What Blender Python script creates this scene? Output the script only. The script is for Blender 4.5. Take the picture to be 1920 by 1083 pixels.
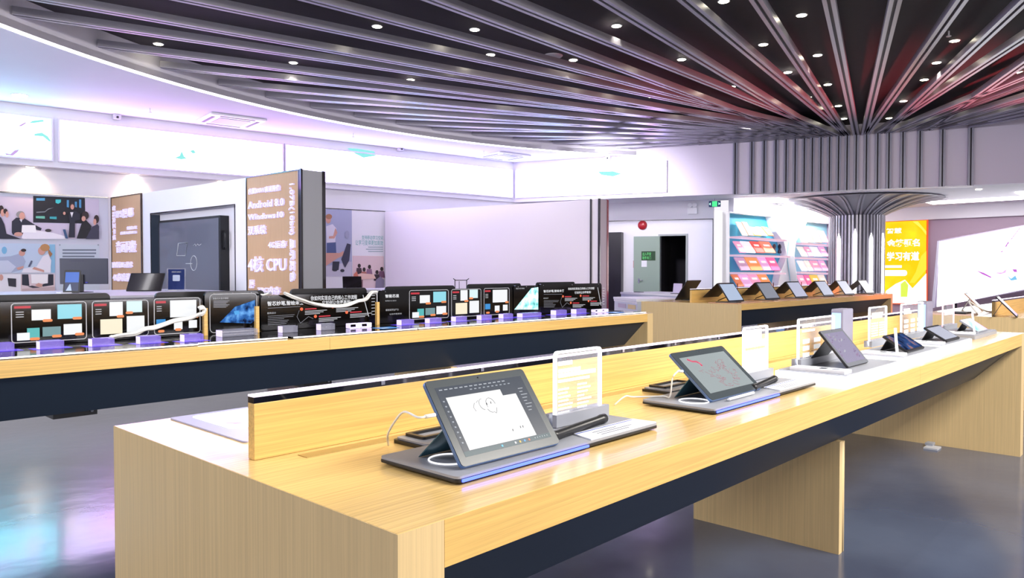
import bpy, bmesh, math, random
from mathutils import Vector, Matrix
random.seed(7)
V = Vector
for o in list(bpy.data.objects): bpy.data.objects.remove(o)
sc = bpy.context.scene
COL = sc.collection

# ------------------------------------------------------------------ camera
CAM = V((-0.7478, -0.9524, 1.2725)); YAW, PIT, FPX = -0.8182, -0.0225, 1404.0
fw = V((math.cos(PIT) * -math.sin(YAW), math.cos(PIT) * math.cos(YAW), math.sin(PIT)))
rt = V((math.cos(YAW), math.sin(YAW), 0)); up = rt.cross(fw)
cd = bpy.data.cameras.new('camera'); cam = bpy.data.objects.new('camera', cd); COL.objects.link(cam)
cam.matrix_world = Matrix(((rt.x, up.x, -fw.x, CAM.x), (rt.y, up.y, -fw.y, CAM.y), (rt.z, up.z, -fw.z, CAM.z), (0, 0, 0, 1)))
cd.sensor_width = 36; cd.lens = FPX / 1920 * 36; cd.clip_start = 0.05; cd.clip_end = 200
sc.camera = cam

# ------------------------------------------------------------------ world, exposure
w = bpy.data.worlds.new('world'); sc.world = w; w.use_nodes = True
w.node_tree.nodes['Background'].inputs[0].default_value = (0.97, 0.93, 1.0, 1)
w.node_tree.nodes['Background'].inputs[1].default_value = 0.62
sc.view_settings.view_transform = 'Standard'; sc.view_settings.look = 'None'
sc.view_settings.gamma = 1; sc.view_settings.use_curve_mapping = False
sc.view_settings.exposure = 0.68
sc.cycles.max_bounces = 6; sc.cycles.diffuse_bounces = 3; sc.cycles.glossy_bounces = 3; sc.cycles.transparent_max_bounces = 12
sc.cycles.use_denoising = True

# ------------------------------------------------------------------ lights
def lamp(name, kind, loc, energy, col=(1, 1, 1), target=None, **kw):
    d = bpy.data.lights.new(name, kind); d.energy = energy; d.color = col
    for k, v in kw.items(): setattr(d, k, v)
    o = bpy.data.objects.new(name, d); COL.objects.link(o); o.location = loc
    if target is not None:
        o.rotation_euler = (V(target) - V(loc)).to_track_quat('-Z', 'Y').to_euler()
    return o
# added area fill lights out of view, with no ceiling fitting behind them
lamp('shop_fill_light', 'AREA', (3.2, -3.2, 4.2), 360, (1, .94, .86), (3.0, 0.0, 0.6), shape='RECTANGLE', size=4.5, size_y=1.2)
lamp('shop_fill_light', 'AREA', (9.0, -3.2, 4.2), 90, (1, .93, .88), (8.5, 0.5, 0.6), shape='RECTANGLE', size=4, size_y=1.2)
lamp('shop_fill_light', 'AREA', (-3.0, 3.5, 4.2), 120, (.96, .95, 1), (0, 3.5, 0), shape='RECTANGLE', size=2.5, size_y=2.5)
lamp('side_fill_light', 'AREA', (-6.5, 8.8, 2.9), 95, (.98, .95, 1), (7.0, 11.0, 1.8), shape='RECTANGLE', size=3, size_y=1.6, spread=math.radians(85))  # added side fill to brighten the partitions; no window there
lamp('partition_fill', 'SPOT', (6.4, 10.4, 4.2), 300, (1, .95, .97), (11.0, 10.6, 1.7), spot_size=math.radians(95), spot_blend=1.0, shadow_soft_size=.2)  # added unseen fill that brightens the far partition
lamp('door_fill', 'SPOT', (12.8, 9.2, 4.2), 480, (.97, .94, 1), (17.2, 11.2, 1.3), spot_size=math.radians(100), spot_blend=1.0, shadow_soft_size=.2)  # added unseen fill that brightens the door wall
lamp('shelf_fill', 'AREA', (20.6, 7.5, 3.15), 150, (1, .97, .97), (20.6, 8.3, 1.6), shape='RECTANGLE', size=4.8, size_y=.25)  # added fill lamp that whitens the wall around the bookcases
lamp('red_screen_glow', 'SPOT', (17.5, -1.0, 1.2), 2200, (1, .06, .08), (14.2, 2.6, 4.45), spot_size=math.radians(46), spot_blend=1.0, shadow_soft_size=.3)
# pink glow of the advertising screens on the right
lamp('screen_glow', 'SPOT', (14.9, -1.6, 1.6), 700, (1, .22, .12), (14.3, 3.6, .8), spot_size=math.radians(34), spot_blend=1.0, shadow_soft_size=.25)

# ------------------------------------------------------------------ geometry helpers
ORG = {}
def ray(px, py): return fw + rt * ((px - 960) / FPX) - up * ((py - 541.5) / FPX)
def on(ax, val, px, py):
    d = ray(px, py); return CAM + d * ((val - CAM[ax]) / d[ax])
class PL:
    """a plane in the room: origin, x direction, z up; normal faces the room"""
    def __init__(s, O, X, U=(0, 0, 1)):
        s.O = V(O); s.X = V(X).normalized(); s.U = V(U).normalized(); s.N = s.X.cross(s.U).normalized()
    def P(s, u, v, n=0.0): return s.O + s.X * u + s.U * v + s.N * n
    def uv(s, px, py):
        d = ray(px, py); t = (s.O - CAM).dot(s.N) / d.dot(s.N); q = CAM + d * t - s.O
        return (q.dot(s.X), q.dot(s.U))
class MB:
    def __init__(s): s.v = []; s.f = []; s.m = []; s.mats = []; s.sm = []
    def mi(s, m):
        if m not in s.mats: s.mats.append(m)
        return s.mats.index(m)
    def add(s, m, vs, fs, smooth=False):
        b = len(s.v); s.v += [V(x) for x in vs]; k = s.mi(m)
        for f in fs: s.f.append([i + b for i in f]); s.m.append(k); s.sm.append(smooth)
        return s
    def box(s, m, a, b):
        x0, y0, z0 = a; x1, y1, z1 = b
        return s.add(m, [(x0, y0, z0), (x1, y0, z0), (x1, y1, z0), (x0, y1, z0), (x0, y0, z1), (x1, y0, z1), (x1, y1, z1), (x0, y1, z1)],
                     [(0, 3, 2, 1), (4, 5, 6, 7), (0, 1, 5, 4), (1, 2, 6, 5), (2, 3, 7, 6), (3, 0, 4, 7)])
    def prism(s, m, pts, d, smooth=False):
        """closed polygon pts (world) extruded by vector d"""
        n = len(pts); pts = [V(p) for p in pts]; d = V(d)
        s.add(m, pts + [p + d for p in pts], [tuple(range(n))[::-1], tuple(range(n, 2 * n))])
        b = len(s.v) - 2 * n; k = s.mi(m)
        for i in range(n):
            j = (i + 1) % n; s.f.append([b + i, b + j, b + n + j, b + n + i]); s.m.append(k); s.sm.append(smooth)
        return s
    def pbox(s, m, pl, u0, u1, v0, v1, n0, n1):
        return s.prism(m, [pl.P(u0, v0, n0), pl.P(u1, v0, n0), pl.P(u1, v1, n0), pl.P(u0, v1, n0)], pl.N * (n1 - n0))
    def prr(s, m, pl, u0, u1, v0, v1, r, n0, n1, seg=5):
        return s.prism(m, [pl.P(a, b, n0) for a, b in rr(u0, u1, v0, v1, r, seg)], pl.N * (n1 - n0))
    def frame(s, m, pl, u0, u1, v0, v1, r, t, n0, n1, seg=5):
        A = rr(u0, u1, v0, v1, r, seg); B = rr(u0 + t, u1 - t, v0 + t, v1 - t, max(r - t, .0005), seg); n = len(A)
        vs = [pl.P(a, b, n0) for a, b in A] + [pl.P(a, b, n0) for a, b in B] + [pl.P(a, b, n1) for a, b in A] + [pl.P(a, b, n1) for a, b in B]
        fs = []
        for i in range(n):
            j = (i + 1) % n
            fs += [(2*n+i, 2*n+j, 3*n+j, 3*n+i), (i, n+i, n+j, j), (i, j, 2*n+j, 2*n+i), (n+i, 3*n+i, 3*n+j, n+j)]
        return s.add(m, vs, fs)
    def poly(s, m, pl, pts, n=0.0): return s.add(m, [pl.P(a, b, n) for a, b in pts], [tuple(range(len(pts)))])
    def pq(s, m, pl, pts, n=0.002):  # flat print whose outline is read off on that plane
        return s.poly(m, pl, [pl.uv(*p) for p in pts], n)
    def tube(s, m, pts, r, seg=8, close=False):
        pts = [V(p) for p in pts]; n = len(pts); rings = []
        up0 = V((0, 0, 1))
        for i, p in enumerate(pts):
            a = pts[(i - 1) % n] if (i > 0 or close) else p; b = pts[(i + 1) % n] if (i < n - 1 or close) else p
            t = (b - a).normalized(); q = up0 if abs(t.z) < .95 else V((1, 0, 0))
            x = t.cross(q).normalized(); y = x.cross(t)
            rad = r[i] if isinstance(r, (list, tuple)) else r
            rings += [p + x * (rad * math.cos(2 * math.pi * k / seg)) + y * (rad * math.sin(2 * math.pi * k / seg)) for k in range(seg)]
        fs = []
        for i in range(n if close else n - 1):
            j = (i + 1) % n
            for k in range(seg): l = (k + 1) % seg; fs.append((i * seg + k, i * seg + l, j * seg + l, j * seg + k))
        if not close: fs += [tuple(range(seg))[::-1], tuple(range((n - 1) * seg, n * seg))]
        return s.add(m, rings, fs, True)
    def lathe(s, m, c, prof, seg=24, axis=V((0, 0, 1)), smooth=True):
        c = V(c); axis = V(axis).normalized(); q = V((1, 0, 0)) if abs(axis.x) < .9 else V((0, 1, 0))
        x = axis.cross(q).normalized(); y = axis.cross(x); vs = []
        for r, h in prof: vs += [c + axis * h + x * (r * math.cos(2 * math.pi * k / seg)) + y * (r * math.sin(2 * math.pi * k / seg)) for k in range(seg)]
        fs = []; n = len(prof)
        for i in range(n - 1):
            for k in range(seg): l = (k + 1) % seg; fs.append((i * seg + k, i * seg + l, (i + 1) * seg + l, (i + 1) * seg + k))
        fs += [tuple(range(seg))[::-1], tuple(range((n - 1) * seg, n * seg))]
        return s.add(m, vs, fs, smooth)
    def build(s, name, parent=None, bevel=0, **kw):
        me = bpy.data.meshes.new(name)
        if parent is not None: org = ORG[parent.name]
        else:
            lo = V((min(p.x for p in s.v), min(p.y for p in s.v), min(p.z for p in s.v))); hi = V((max(p.x for p in s.v), max(p.y for p in s.v), 0))
            org = V(((lo.x + hi.x) / 2, (lo.y + hi.y) / 2, lo.z))
        me.from_pydata([p - org for p in s.v], [], s.f)
        for m in s.mats: me.materials.append(m)
        me.polygons.foreach_set('material_index', s.m); me.polygons.foreach_set('use_smooth', s.sm)
        bm = bmesh.new(); bm.from_mesh(me); bmesh.ops.recalc_face_normals(bm, faces=bm.faces)
        bm.to_mesh(me); bm.free()
        o = bpy.data.objects.new(name, me); COL.objects.link(o); ORG[o.name] = org
        if parent is not None: o.parent = parent
        else: o.location = org
        if bevel:
            md = o.modifiers.new('bevel', 'BEVEL'); md.width = bevel; md.segments = 2; md.limit_method = 'ANGLE'
        return tag(o, **kw)
def rr(u0, u1, v0, v1, r, seg=5):
    P = []
    for cx, cy, a in ((u1 - r, v0 + r, -90), (u1 - r, v1 - r, 0), (u0 + r, v1 - r, 90), (u0 + r, v0 + r, 180)):
        for k in range(seg + 1):
            t = math.radians(a + 90 * k / seg); P.append((cx + r * math.cos(t), cy + r * math.sin(t)))
    return P
def tag(o, label=None, cat=None, group=None, kind=None):
    if label: o['label'] = label
    if cat: o['category'] = cat
    if group: o['group'] = group
    if kind: o['kind'] = kind
    return o
def thing(name, loc, label=None, cat=None, group=None, kind=None):
    o = bpy.data.objects.new(name, None); COL.objects.link(o); o.location = loc; ORG[o.name] = V(loc); o.empty_display_size = .1
    return tag(o, label, cat, group, kind)
def copy_tree(o, loc, parent=None):
    c = o.copy(); COL.objects.link(c)
    if parent is None: c.location = loc; ORG[c.name] = V(loc)
    else: c.parent = parent; ORG[c.name] = ORG[parent.name]
    for ch in [x for x in o.children]: copy_tree(ch, None, c)
    return c
def txt(body, m, pl, u0, v0, u1, v1, n0, parent, name='lettering', th=0.0, bold=0.0, mirror=False):
    cu = bpy.data.curves.new('t', 'FONT'); cu.body = body; cu.size = 1; cu.resolution_u = 2; cu.space_line = 1.1
    cu.extrude = th / 2; cu.offset = bold; cu.align_x = 'LEFT'
    ob = bpy.data.objects.new('t', cu); me = bpy.data.meshes.new_from_object(ob)
    vs = [v.co.copy() for v in me.vertices]; fs = [tuple(p.vertices) for p in me.polygons]
    bpy.data.objects.remove(ob); bpy.data.curves.remove(cu)
    if not vs: return None
    x0 = min(v.x for v in vs); x1 = max(v.x for v in vs); y0 = min(v.y for v in vs); y1 = max(v.y for v in vs)
    mb = MB()
    q = [pl.P(u0 + (v.x - x0) / (x1 - x0) * (u1 - u0), v0 + (v.y - y0) / (y1 - y0 or 1) * (v1 - v0), n0 + th / 2 + v.z) for v in vs]
    mb.add(m, q, fs); bpy.data.meshes.remove(me)
    return mb.build(name, parent)
def ptxt(body, m, pl, p0, p1, n0, parent, **kw):
    a = pl.uv(*p0); b = pl.uv(*p1); return txt(body, m, pl, a[0], a[1], b[0], b[1], n0, parent, **kw)

# ------------------------------------------------------------------ materials
MC = {}
def srgb(*c): return tuple(((x / 255) / 12.92 if x / 255 <= .04045 else ((x / 255 + .055) / 1.055) ** 2.4) for x in c)
def mat(name, rgb=(200, 200, 200), rough=.5, metal=0, emit=0, ecol=None, coat=0, spec=None, noise=0, nscale=20, bump=0):
    if name in MC: return MC[name]
    m = bpy.data.materials.new(name); m.use_nodes = True; nt = m.node_tree; b = nt.nodes['Principled BSDF']
    c = (*srgb(*rgb), 1); b.inputs['Base Color'].default_value = c; b.inputs['Roughness'].default_value = rough; b.inputs['Metallic'].default_value = metal
    if spec is not None: b.inputs['Specular IOR Level'].default_value = spec
    if coat: b.inputs['Coat Weight'].default_value = coat; b.inputs['Coat Roughness'].default_value = .05
    if emit:
        b.inputs['Emission Color'].default_value = (*srgb(*(ecol or rgb)), 1); b.inputs['Emission Strength'].default_value = emit
    if noise or bump:
        tc = nt.nodes.new('ShaderNodeTexCoord'); nz = nt.nodes.new('ShaderNodeTexNoise'); nz.inputs['Scale'].default_value = nscale; nz.inputs['Detail'].default_value = 3
        nt.links.new(tc.outputs['Object'], nz.inputs['Vector'])
        if noise:
            mx = nt.nodes.new('ShaderNodeMix'); mx.data_type = 'RGBA'; mx.inputs[6].default_value = tuple(x * (1 - noise) for x in c[:3]) + (1,); mx.inputs[7].default_value = tuple(min(1, x * (1 + noise)) for x in c[:3]) + (1,)
            nt.links.new(nz.outputs['Fac'], mx.inputs[0]); nt.links.new(mx.outputs[2], b.inputs['Base Color'])
        if bump:
            bp = nt.nodes.new('ShaderNodeBump'); bp.inputs['Strength'].default_value = bump; bp.inputs['Distance'].default_value = .01
            nt.links.new(nz.outputs['Fac'], bp.inputs['Height']); nt.links.new(bp.outputs[0], b.inputs['Normal'])
    MC[name] = m; return m
def wood(name, rgb, axis='x', rough=.33, dark=.82, coat=.0):
    if name in MC: return MC[name]
    m = bpy.data.materials.new(name); m.use_nodes = True; nt = m.node_tree; b = nt.nodes['Principled BSDF']
    tc = nt.nodes.new('ShaderNodeTexCoord'); mp = nt.nodes.new('ShaderNodeMapping'); nz = nt.nodes.new('ShaderNodeTexNoise'); n2 = nt.nodes.new('ShaderNodeTexNoise')
    s = {'x': (1.2, 90, 90), 'y': (90, 1.2, 90), 'z': (90, 90, 1.2)}[axis]
    mp.inputs['Scale'].default_value = s; nz.inputs['Scale'].default_value = 1.6; nz.inputs['Detail'].default_value = 4; nz.inputs['Roughness'].default_value = .65
    n2.inputs['Scale'].default_value = 1.3
    cr = nt.nodes.new('ShaderNodeValToRGB'); c = srgb(*rgb)
    cr.color_ramp.elements[0].position = .38; cr.color_ramp.elements[0].color = tuple(x * dark for x in c) + (1,)
    cr.color_ramp.elements[1].position = .62; cr.color_ramp.elements[1].color = tuple(min(1, x * 1.06) for x in c) + (1,)
    nt.links.new(tc.outputs['Object'], mp.inputs[0]); nt.links.new(mp.outputs[0], nz.inputs[0]); nt.links.new(nz.outputs['Fac'], cr.inputs[0])
    nt.links.new(cr.outputs[0], b.inputs['Base Color']); b.inputs['Roughness'].default_value = rough
    b.inputs['Coat Weight'].default_value = coat; b.inputs['Coat Roughness'].default_value = .12
    MC[name] = m; return m
def ledmat(name, cols, scale, strength, pos=(.35, .5, .62), seed=0.0, stretch=(1, 1, 1)):
    m = bpy.data.materials.new(name); m.use_nodes = True; nt = m.node_tree; nt.nodes.remove(nt.nodes['Principled BSDF'])
    e = nt.nodes.new('ShaderNodeEmission'); e.inputs[1].default_value = strength
    tc = nt.nodes.new('ShaderNodeTexCoord'); mp = nt.nodes.new('ShaderNodeMapping'); mp.inputs['Location'].default_value = (seed, seed, seed); mp.inputs['Scale'].default_value = stretch
    nz = nt.nodes.new('ShaderNodeTexNoise'); nz.inputs['Scale'].default_value = scale; nz.inputs['Detail'].default_value = 4
    cr = nt.nodes.new('ShaderNodeValToRGB'); el = cr.color_ramp.elements
    while len(el) < len(cols): el.new(.5)
    for k, c in enumerate(cols): el[k].position = pos[k]; el[k].color = (*srgb(*c), 1)
    nt.links.new(tc.outputs['Object'], mp.inputs[0]); nt.links.new(mp.outputs[0], nz.inputs[0]); nt.links.new(nz.outputs['Fac'], cr.inputs[0])
    nt.links.new(cr.outputs[0], e.inputs[0]); nt.links.new(e.outputs[0], nt.nodes['Material Output'].inputs[0]); return m
def clear(name, rgb=(235, 240, 255), alpha=.25, emit=0, rough=.05):
    if name in MC: return MC[name]
    m = bpy.data.materials.new(name); m.use_nodes = True; nt = m.node_tree; b = nt.nodes['Principled BSDF']
    b.inputs['Base Color'].default_value = (*srgb(*rgb), 1); b.inputs['Roughness'].default_value = rough
    if emit: b.inputs['Emission Color'].default_value = (*srgb(*rgb), 1); b.inputs['Emission Strength'].default_value = emit
    tr = nt.nodes.new('ShaderNodeBsdfTransparent'); mx = nt.nodes.new('ShaderNodeMixShader'); mx.inputs[0].default_value = alpha
    nt.links.new(tr.outputs[0], mx.inputs[1]); nt.links.new(b.outputs[0], mx.inputs[2]); nt.links.new(mx.outputs[0], nt.nodes['Material Output'].inputs[0])
    MC[name] = m; return m

WOODT = wood('oak_top', (236, 200, 130), 'x', .22, coat=.35)
WOODX = wood('oak_edge', (232, 190, 112), 'x', .4)
WOODZ = wood('oak_upright', (222, 194, 142), 'z', .4, dark=.93)
WOODP = wood('oak_sign_panel', (196, 160, 124), 'z', .5, dark=.95)
NAVY = mat('navy_panel', (44, 56, 72), .45)
WHITE = mat('white_paint', (232, 230, 238), .6, noise=.02, nscale=3)
WHITE2 = mat('white_laminate', (236, 236, 242), .35)
CEILW = mat('ceiling_white', (236, 233, 242), .7, noise=.02, nscale=2)
CEILD = mat('ceiling_dark', (42, 34, 42), .7, noise=.15, nscale=8)
ALU = mat('slat_aluminium', (172, 170, 182), .32, .35)
ALUD = mat('slat_groove', (52, 50, 58), .5, .3)
GREY = mat('grey_board', (150, 154, 165), .4)
DARK = mat('black_plastic', (18, 19, 23), .35)
GLOSSB = mat('black_glass', (9, 8, 9), .10, spec=.22)
BEZEL = mat('tablet_bezel', (58, 66, 72), .25)
BLUEM = mat('blue_metal', (96, 124, 170), .3, .6)
TEAL = mat('teal_metal', (60, 100, 115), .3, .5)
CABLE = mat('white_cable', (240, 240, 235), .45)
LIT = mat('backlit_white', (255, 255, 255), .5, emit=1.1)
RIM = mat('edge_lit_rim', (245, 245, 255), .3, emit=1.3)
CHROME = mat('chrome', (200, 200, 210), .12, 1)
TRIMD = mat('dark_trim', (40, 34, 42), .2, .4, coat=.5)
LILAC = mat('lilac_letter', (215, 208, 248), .45, emit=.3)
PURPLE = mat('purple_acrylic', (150, 130, 235), .2, emit=.35)
def col(*c, rough=.6, e=0): return mat('c%d_%d_%d_%d_%d' % (*c, int(rough * 100), int(e * 100)), c, rough, emit=e)
def scr(*c, e=.8):   # lit print or screen: its own light only, over a dark ground
    k = .5 if e <= .6 else (.6 if e <= 1 else e * .6)
    return mat('s%d_%d_%d_%d' % (*c, int(e * 100)), (14, 14, 16), .25, emit=k, ecol=c, spec=.3)

# ================================================================== THE ROOM
fl = bpy.data.materials.new('epoxy_floor'); fl.use_nodes = True; nt = fl.node_tree; b = nt.nodes['Principled BSDF']
tc = nt.nodes.new('ShaderNodeTexCoord'); nz = nt.nodes.new('ShaderNodeTexNoise'); nz.inputs['Scale'].default_value = .9; nz.inputs['Detail'].default_value = 5
cr = nt.nodes.new('ShaderNodeValToRGB'); cr.color_ramp.elements[0].color = (*srgb(62, 70, 92), 1); cr.color_ramp.elements[1].color = (*srgb(84, 94, 116), 1); cr.color_ramp.elements[0].position = .35; cr.color_ramp.elements[1].position = .65
nt.links.new(tc.outputs['Object'], nz.inputs[0]); nt.links.new(nz.outputs['Fac'], cr.inputs[0]); nt.links.new(cr.outputs[0], b.inputs['Base Color'])
b.inputs['Roughness'].default_value = .17; b.inputs['Specular IOR Level'].default_value = .36; b.inputs['Coat Weight'].default_value = .12; b.inputs['Coat Roughness'].default_value = .06; b.inputs['Coat IOR'].default_value = 1.5
n2 = nt.nodes.new('ShaderNodeTexNoise'); n2.inputs['Scale'].default_value = 3; n2.inputs['Detail'].default_value = 6; bp = nt.nodes.new('ShaderNodeBump'); bp.inputs['Strength'].default_value = .3; bp.inputs['Distance'].default_value = .01
nt.links.new(tc.outputs['Object'], n2.inputs[0]); nt.links.new(n2.outputs['Fac'], bp.inputs['Height']); nt.links.new(bp.outputs[0], b.inputs['Normal'])
MB().box(fl, (-9, -8, -.1), (27, 19, 0)).build('floor', kind='structure')

HC, ZB, ZD = 4.30, 3.206, 4.714           # white ceiling, bulkhead bottom, dark ceiling
LW0 = V((-7.576, 16.25)); F1 = V((14.459, 13.221)); F2 = V((20.70, -3.094))
# curved edge of the dark ceiling
RC = V((8.804, -1.014)); RR = 13.0
def ringpt(a, r=RR): return V((RC.x + r * math.cos(a), RC.y + r * math.sin(a)))
fdir = (F2 - F1).normalized()
# angle where the ring meets the bulkhead on the right
def ring_hit():
    d = F1 - RC; bq = d.dot(fdir); cq = d.dot(d) - RR * RR
    t = -bq - math.sqrt(bq * bq - cq); p = F1 + fdir * t; return math.atan2(p.y - RC.y, p.x - RC.x), p
A0, PH = ring_hit(); A1 = math.radians(200)
NA = 72; arc = [ringpt(A0 + (A1 - A0) * k / NA) for k in range(NA + 1)]
mb = MB()   # white ceiling outside the curve: strips from arc to outer boundary
def outpt(p):
    d = (p - RC).normalized(); best = None
    for a, c in ((F1, LW0), (LW0, V((-7.6, 16.26))), (V((-7.6, 16.26)), V((-7.6, -9))), (F2, F1)):
        e = c - a; den = d.x * e.y - d.y * e.x
        if abs(den) < 1e-9: continue
        t = ((a.x - RC.x) * e.y - (a.y - RC.y) * e.x) / den; s_ = ((a.x - RC.x) * d.y - (a.y - RC.y) * d.x) / den
        if t > 0 and -1e-6 <= s_ <= 1 + 1e-6 and (best is None or t < best): best = t
    return RC + d * (best or RR)
angs = [A0 + (A1 - A0) * k / NA for k in range(NA + 1)]
for q in (F1, LW0): angs.append(math.atan2(q.y - RC.y, q.x - RC.x) % (2 * math.pi))
angs = sorted(angs)
for a, c in zip(angs[:-1], angs[1:]):
    p, q = ringpt(a), ringpt(c); P_, Q_ = outpt(p), outpt(q)
    pts = [(p.x, p.y, HC), (q.x, q.y, HC), (Q_.x, Q_.y, HC), (P_.x, P_.y, HC)]
    mb.prism(CEILW, pts, (0, 0, .1))
mb.build('ceiling', kind='structure')
mb = MB()
dk = arc + [V((-3.6, -6.4)), V((20.9, -6.4)), F2]
mb.add(CEILD, [(p.x, p.y, ZD) for p in dk] + [(p.x, p.y, ZD + .08) for p in dk], [tuple(range(len(dk))), tuple(range(len(dk), 2 * len(dk)))])
mb.build('ceiling_dark_recess', kind='structure')
mb = MB()
for p, q in zip(arc[:-1], arc[1:]):
    mb.add(CEILW, [(p.x, p.y, HC - .0), (q.x, q.y, HC), (q.x, q.y, ZD), (p.x, p.y, ZD)], [(0, 1, 2, 3)], True)
mb.build('ceiling_curved_edge', kind='structure')
mb = MB(); LEDW = mat('led_strip', (255, 252, 255), .5, emit=5)
for a, c in zip(angs[:-1], angs[1:]):
    v = [ringpt(a, RR), ringpt(c, RR), ringpt(c, RR + .09), ringpt(a, RR + .09)]
    mb.prism(LEDW, [(p.x, p.y, HC - .012) for p in v], (0, 0, .01))
mb.build('led_light_strip', label='curved white LED strip along the edge of the dark ceiling', cat='light strip')

def wallbox(name, m, a, b, z0, z1, th, kind='structure', side=1):
    a = V(a); b = V(b); d = (b - a).normalized(); n = V((-d.y, d.x)) * th * side
    return MB().prism(m, [(a.x, a.y, z0), (b.x, b.y, z0), (b.x + n.x, b.y + n.y, z0), (a.x + n.x, a.y + n.y, z0)], (0, 0, z1 - z0)).build(name, kind=kind)
wallbox('wall_bulkhead_back', WHITE, LW0, F1, ZB, HC + .1, .2, side=1)
mb = MB(); n = V((-fdir.y, fdir.x))
mb.prism(mat('lilac_wall', (230, 222, 240), .6), [(F1.x, F1.y, ZB), (F2.x, F2.y, ZB), (F2.x + n.x * .2, F2.y + n.y * .2, ZB), (F1.x + n.x * .2, F1.y + n.y * .2, ZB)], (0, 0, ZD + .08 - ZB))
mb.build('wall_bulkhead_right', kind='structure')
# back wall behind the bulkhead and other walls
BW0, BW1 = V((-7.576, 17.0)), V((16.28, 12.96))
BWP = PL((2.824, 15.236, 0), (6, -1.017, 0))
wallbox('wall_back', WHITE, BW0, BW1, 0, ZB + .04, .15, side=1)
DWP = PL((16.63, 12.35, 0), (.318, -.948, 0))      # wall with the door
SHY = 8.346
SHP = PL((18.03, SHY, 0), (1, 0, 0))                # book shelf wall
DSX = 24.27
DSP = PL((DSX, SHY, 0), (0, -1, 0))                # mauve display wall
u_c = DWP.uv(1337, 500)[0]
pc = DWP.P(u_c, 0)
MB().box(WHITE, (pc.x, SHY, 0), (DSX + .2, SHY + .15, ZB + .02)).build('wall_shelves', kind='structure')
MAUVE = mat('mauve_panel', (168, 146, 166), .5)
MB().box(MAUVE, (DSX, -8, 0), (DSX + .15, SHY, ZB - .36)).build('wall_right', kind='structure')
MB().box(WHITE, (DSX - .12, -8, ZB - .36), (DSX + .15, SHY, ZB + .02)).build('wall_right_fascia', kind='structure')
MB().prism(CEILW, [(-7.5, 16.4, ZB + .02), (14.46, 13.33, ZB + .02), (20.8, -3.1, ZB + .02), (24.5, -8, ZB + .02), (24.5, 8.6, ZB + .02), (18.2, 8.6, ZB + .02), (16.5, 13.3, ZB + .02), (-7.5, 17.2, ZB + .02)], (0, 0, .06)).build('ceiling_lower', kind='structure')

# wall with the doorway (hole left open)
d0 = DWP.uv(1238, 480)[0]; d1 = DWP.uv(1286, 480)[0]; zt = DWP.uv(1262, 442)[1]
mb = MB(); ue = u_c
mb.pbox(WHITE, DWP, -.8, d0, 0, ZB + .02, -.12, 0); mb.pbox(WHITE, DWP, d1, ue, 0, ZB + .02, -.12, 0); mb.pbox(WHITE, DWP, d0, d1, zt, ZB + .02, -.12, 0)
mb.build('wall_door', kind='structure')
mb = MB(); za = DWP.uv(1157, 414)[1]; zb_ = DWP.uv(1337, 411)[1]
mb.prism(TRIMD, [DWP.P(-.6, za), DWP.P(ue, zb_), DWP.P(ue, zb_ + .02), DWP.P(-.6, za + .02)], DWP.N * .012)
mb.build('trim_1', kind='structure')
mb = MB(); mb.pbox(TRIMD, DWP, ue - .015, ue, 0, zb_, 0, .012); mb.build('trim_2', kind='structure')
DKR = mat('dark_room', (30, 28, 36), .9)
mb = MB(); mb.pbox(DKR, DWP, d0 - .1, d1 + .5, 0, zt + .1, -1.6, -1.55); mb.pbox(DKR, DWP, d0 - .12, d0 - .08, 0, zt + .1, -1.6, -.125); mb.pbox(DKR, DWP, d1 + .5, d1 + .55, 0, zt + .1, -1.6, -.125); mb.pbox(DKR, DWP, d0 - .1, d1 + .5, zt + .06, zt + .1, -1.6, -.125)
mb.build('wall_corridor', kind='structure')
FRM = mat('door_frame', (160, 165, 165), .45)
mb = MB()
for a, c in ((d0 - .05, d0), (d1, d1 + .05)): mb.pbox(FRM, DWP, a, c, 0, zt + .05, -.12, .03)
mb.pbox(FRM, DWP, d0, d1, zt, zt + .05, -.12, .03); mb.build('door_frame_trim', kind='structure')
dl = DWP.uv(1190, 480)[0]; GR = mat('door_green', (140, 158, 145), .5)
dr = thing('door_1', DWP.P(d0, 0), kind='structure')
LP = PL(DWP.P(dl, 0, .10), DWP.P(d0, 0, .04) - DWP.P(dl, 0, .10)); wl = (DWP.P(d0, 0, .04) - DWP.P(dl, 0, .10)).length
MB().pbox(GR, LP, 0, wl, .01, zt, -.02, .02).build('door_leaf', dr, bevel=.003)
a = LP.uv(1203, 471); c = LP.uv(1229, 488)
MB().pbox(col(20, 60, 25), LP, a[0], c[0], c[1], a[1], .021, .03).build('green_sign', dr)
txt('出入平安\n随手关门', col(90, 200, 110, e=.3), LP, a[0] + .03, c[1] + .03, c[0] - .12, a[1] - .03, .031, dr)
a = LP.uv(1203, 487); c = LP.uv(1213, 500); MB().pbox(col(225, 225, 230), LP, a[0], c[0], c[1], a[1], .021, .024).build('paper_notice', dr)
hb = LP.uv(1197, 525); MB().pbox(CHROME, LP, hb[0], hb[0] + .03, hb[1] - .08, hb[1] + .05, .021, .04).tube(CHROME, [LP.P(hb[0] + .015, hb[1], .04), LP.P(hb[0] + .015, hb[1], .08), LP.P(hb[0] + .14, hb[1], .08)], .01).build('door_handle', dr)
a = DWP.uv(1187, 485); c = DWP.uv(1192, 505)
mb = MB(); mb.pbox(WHITE2, DWP, a[0], c[0], c[1], a[1], .001, .01); mb.pbox(col(200, 60, 60), DWP, a[0] + .01, c[0] - .01, c[1] + .05, a[1] - .05, .011, .013)
mb.build('wall_notice', label='narrow white and red notice left of the green door', cat='notice')
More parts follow.
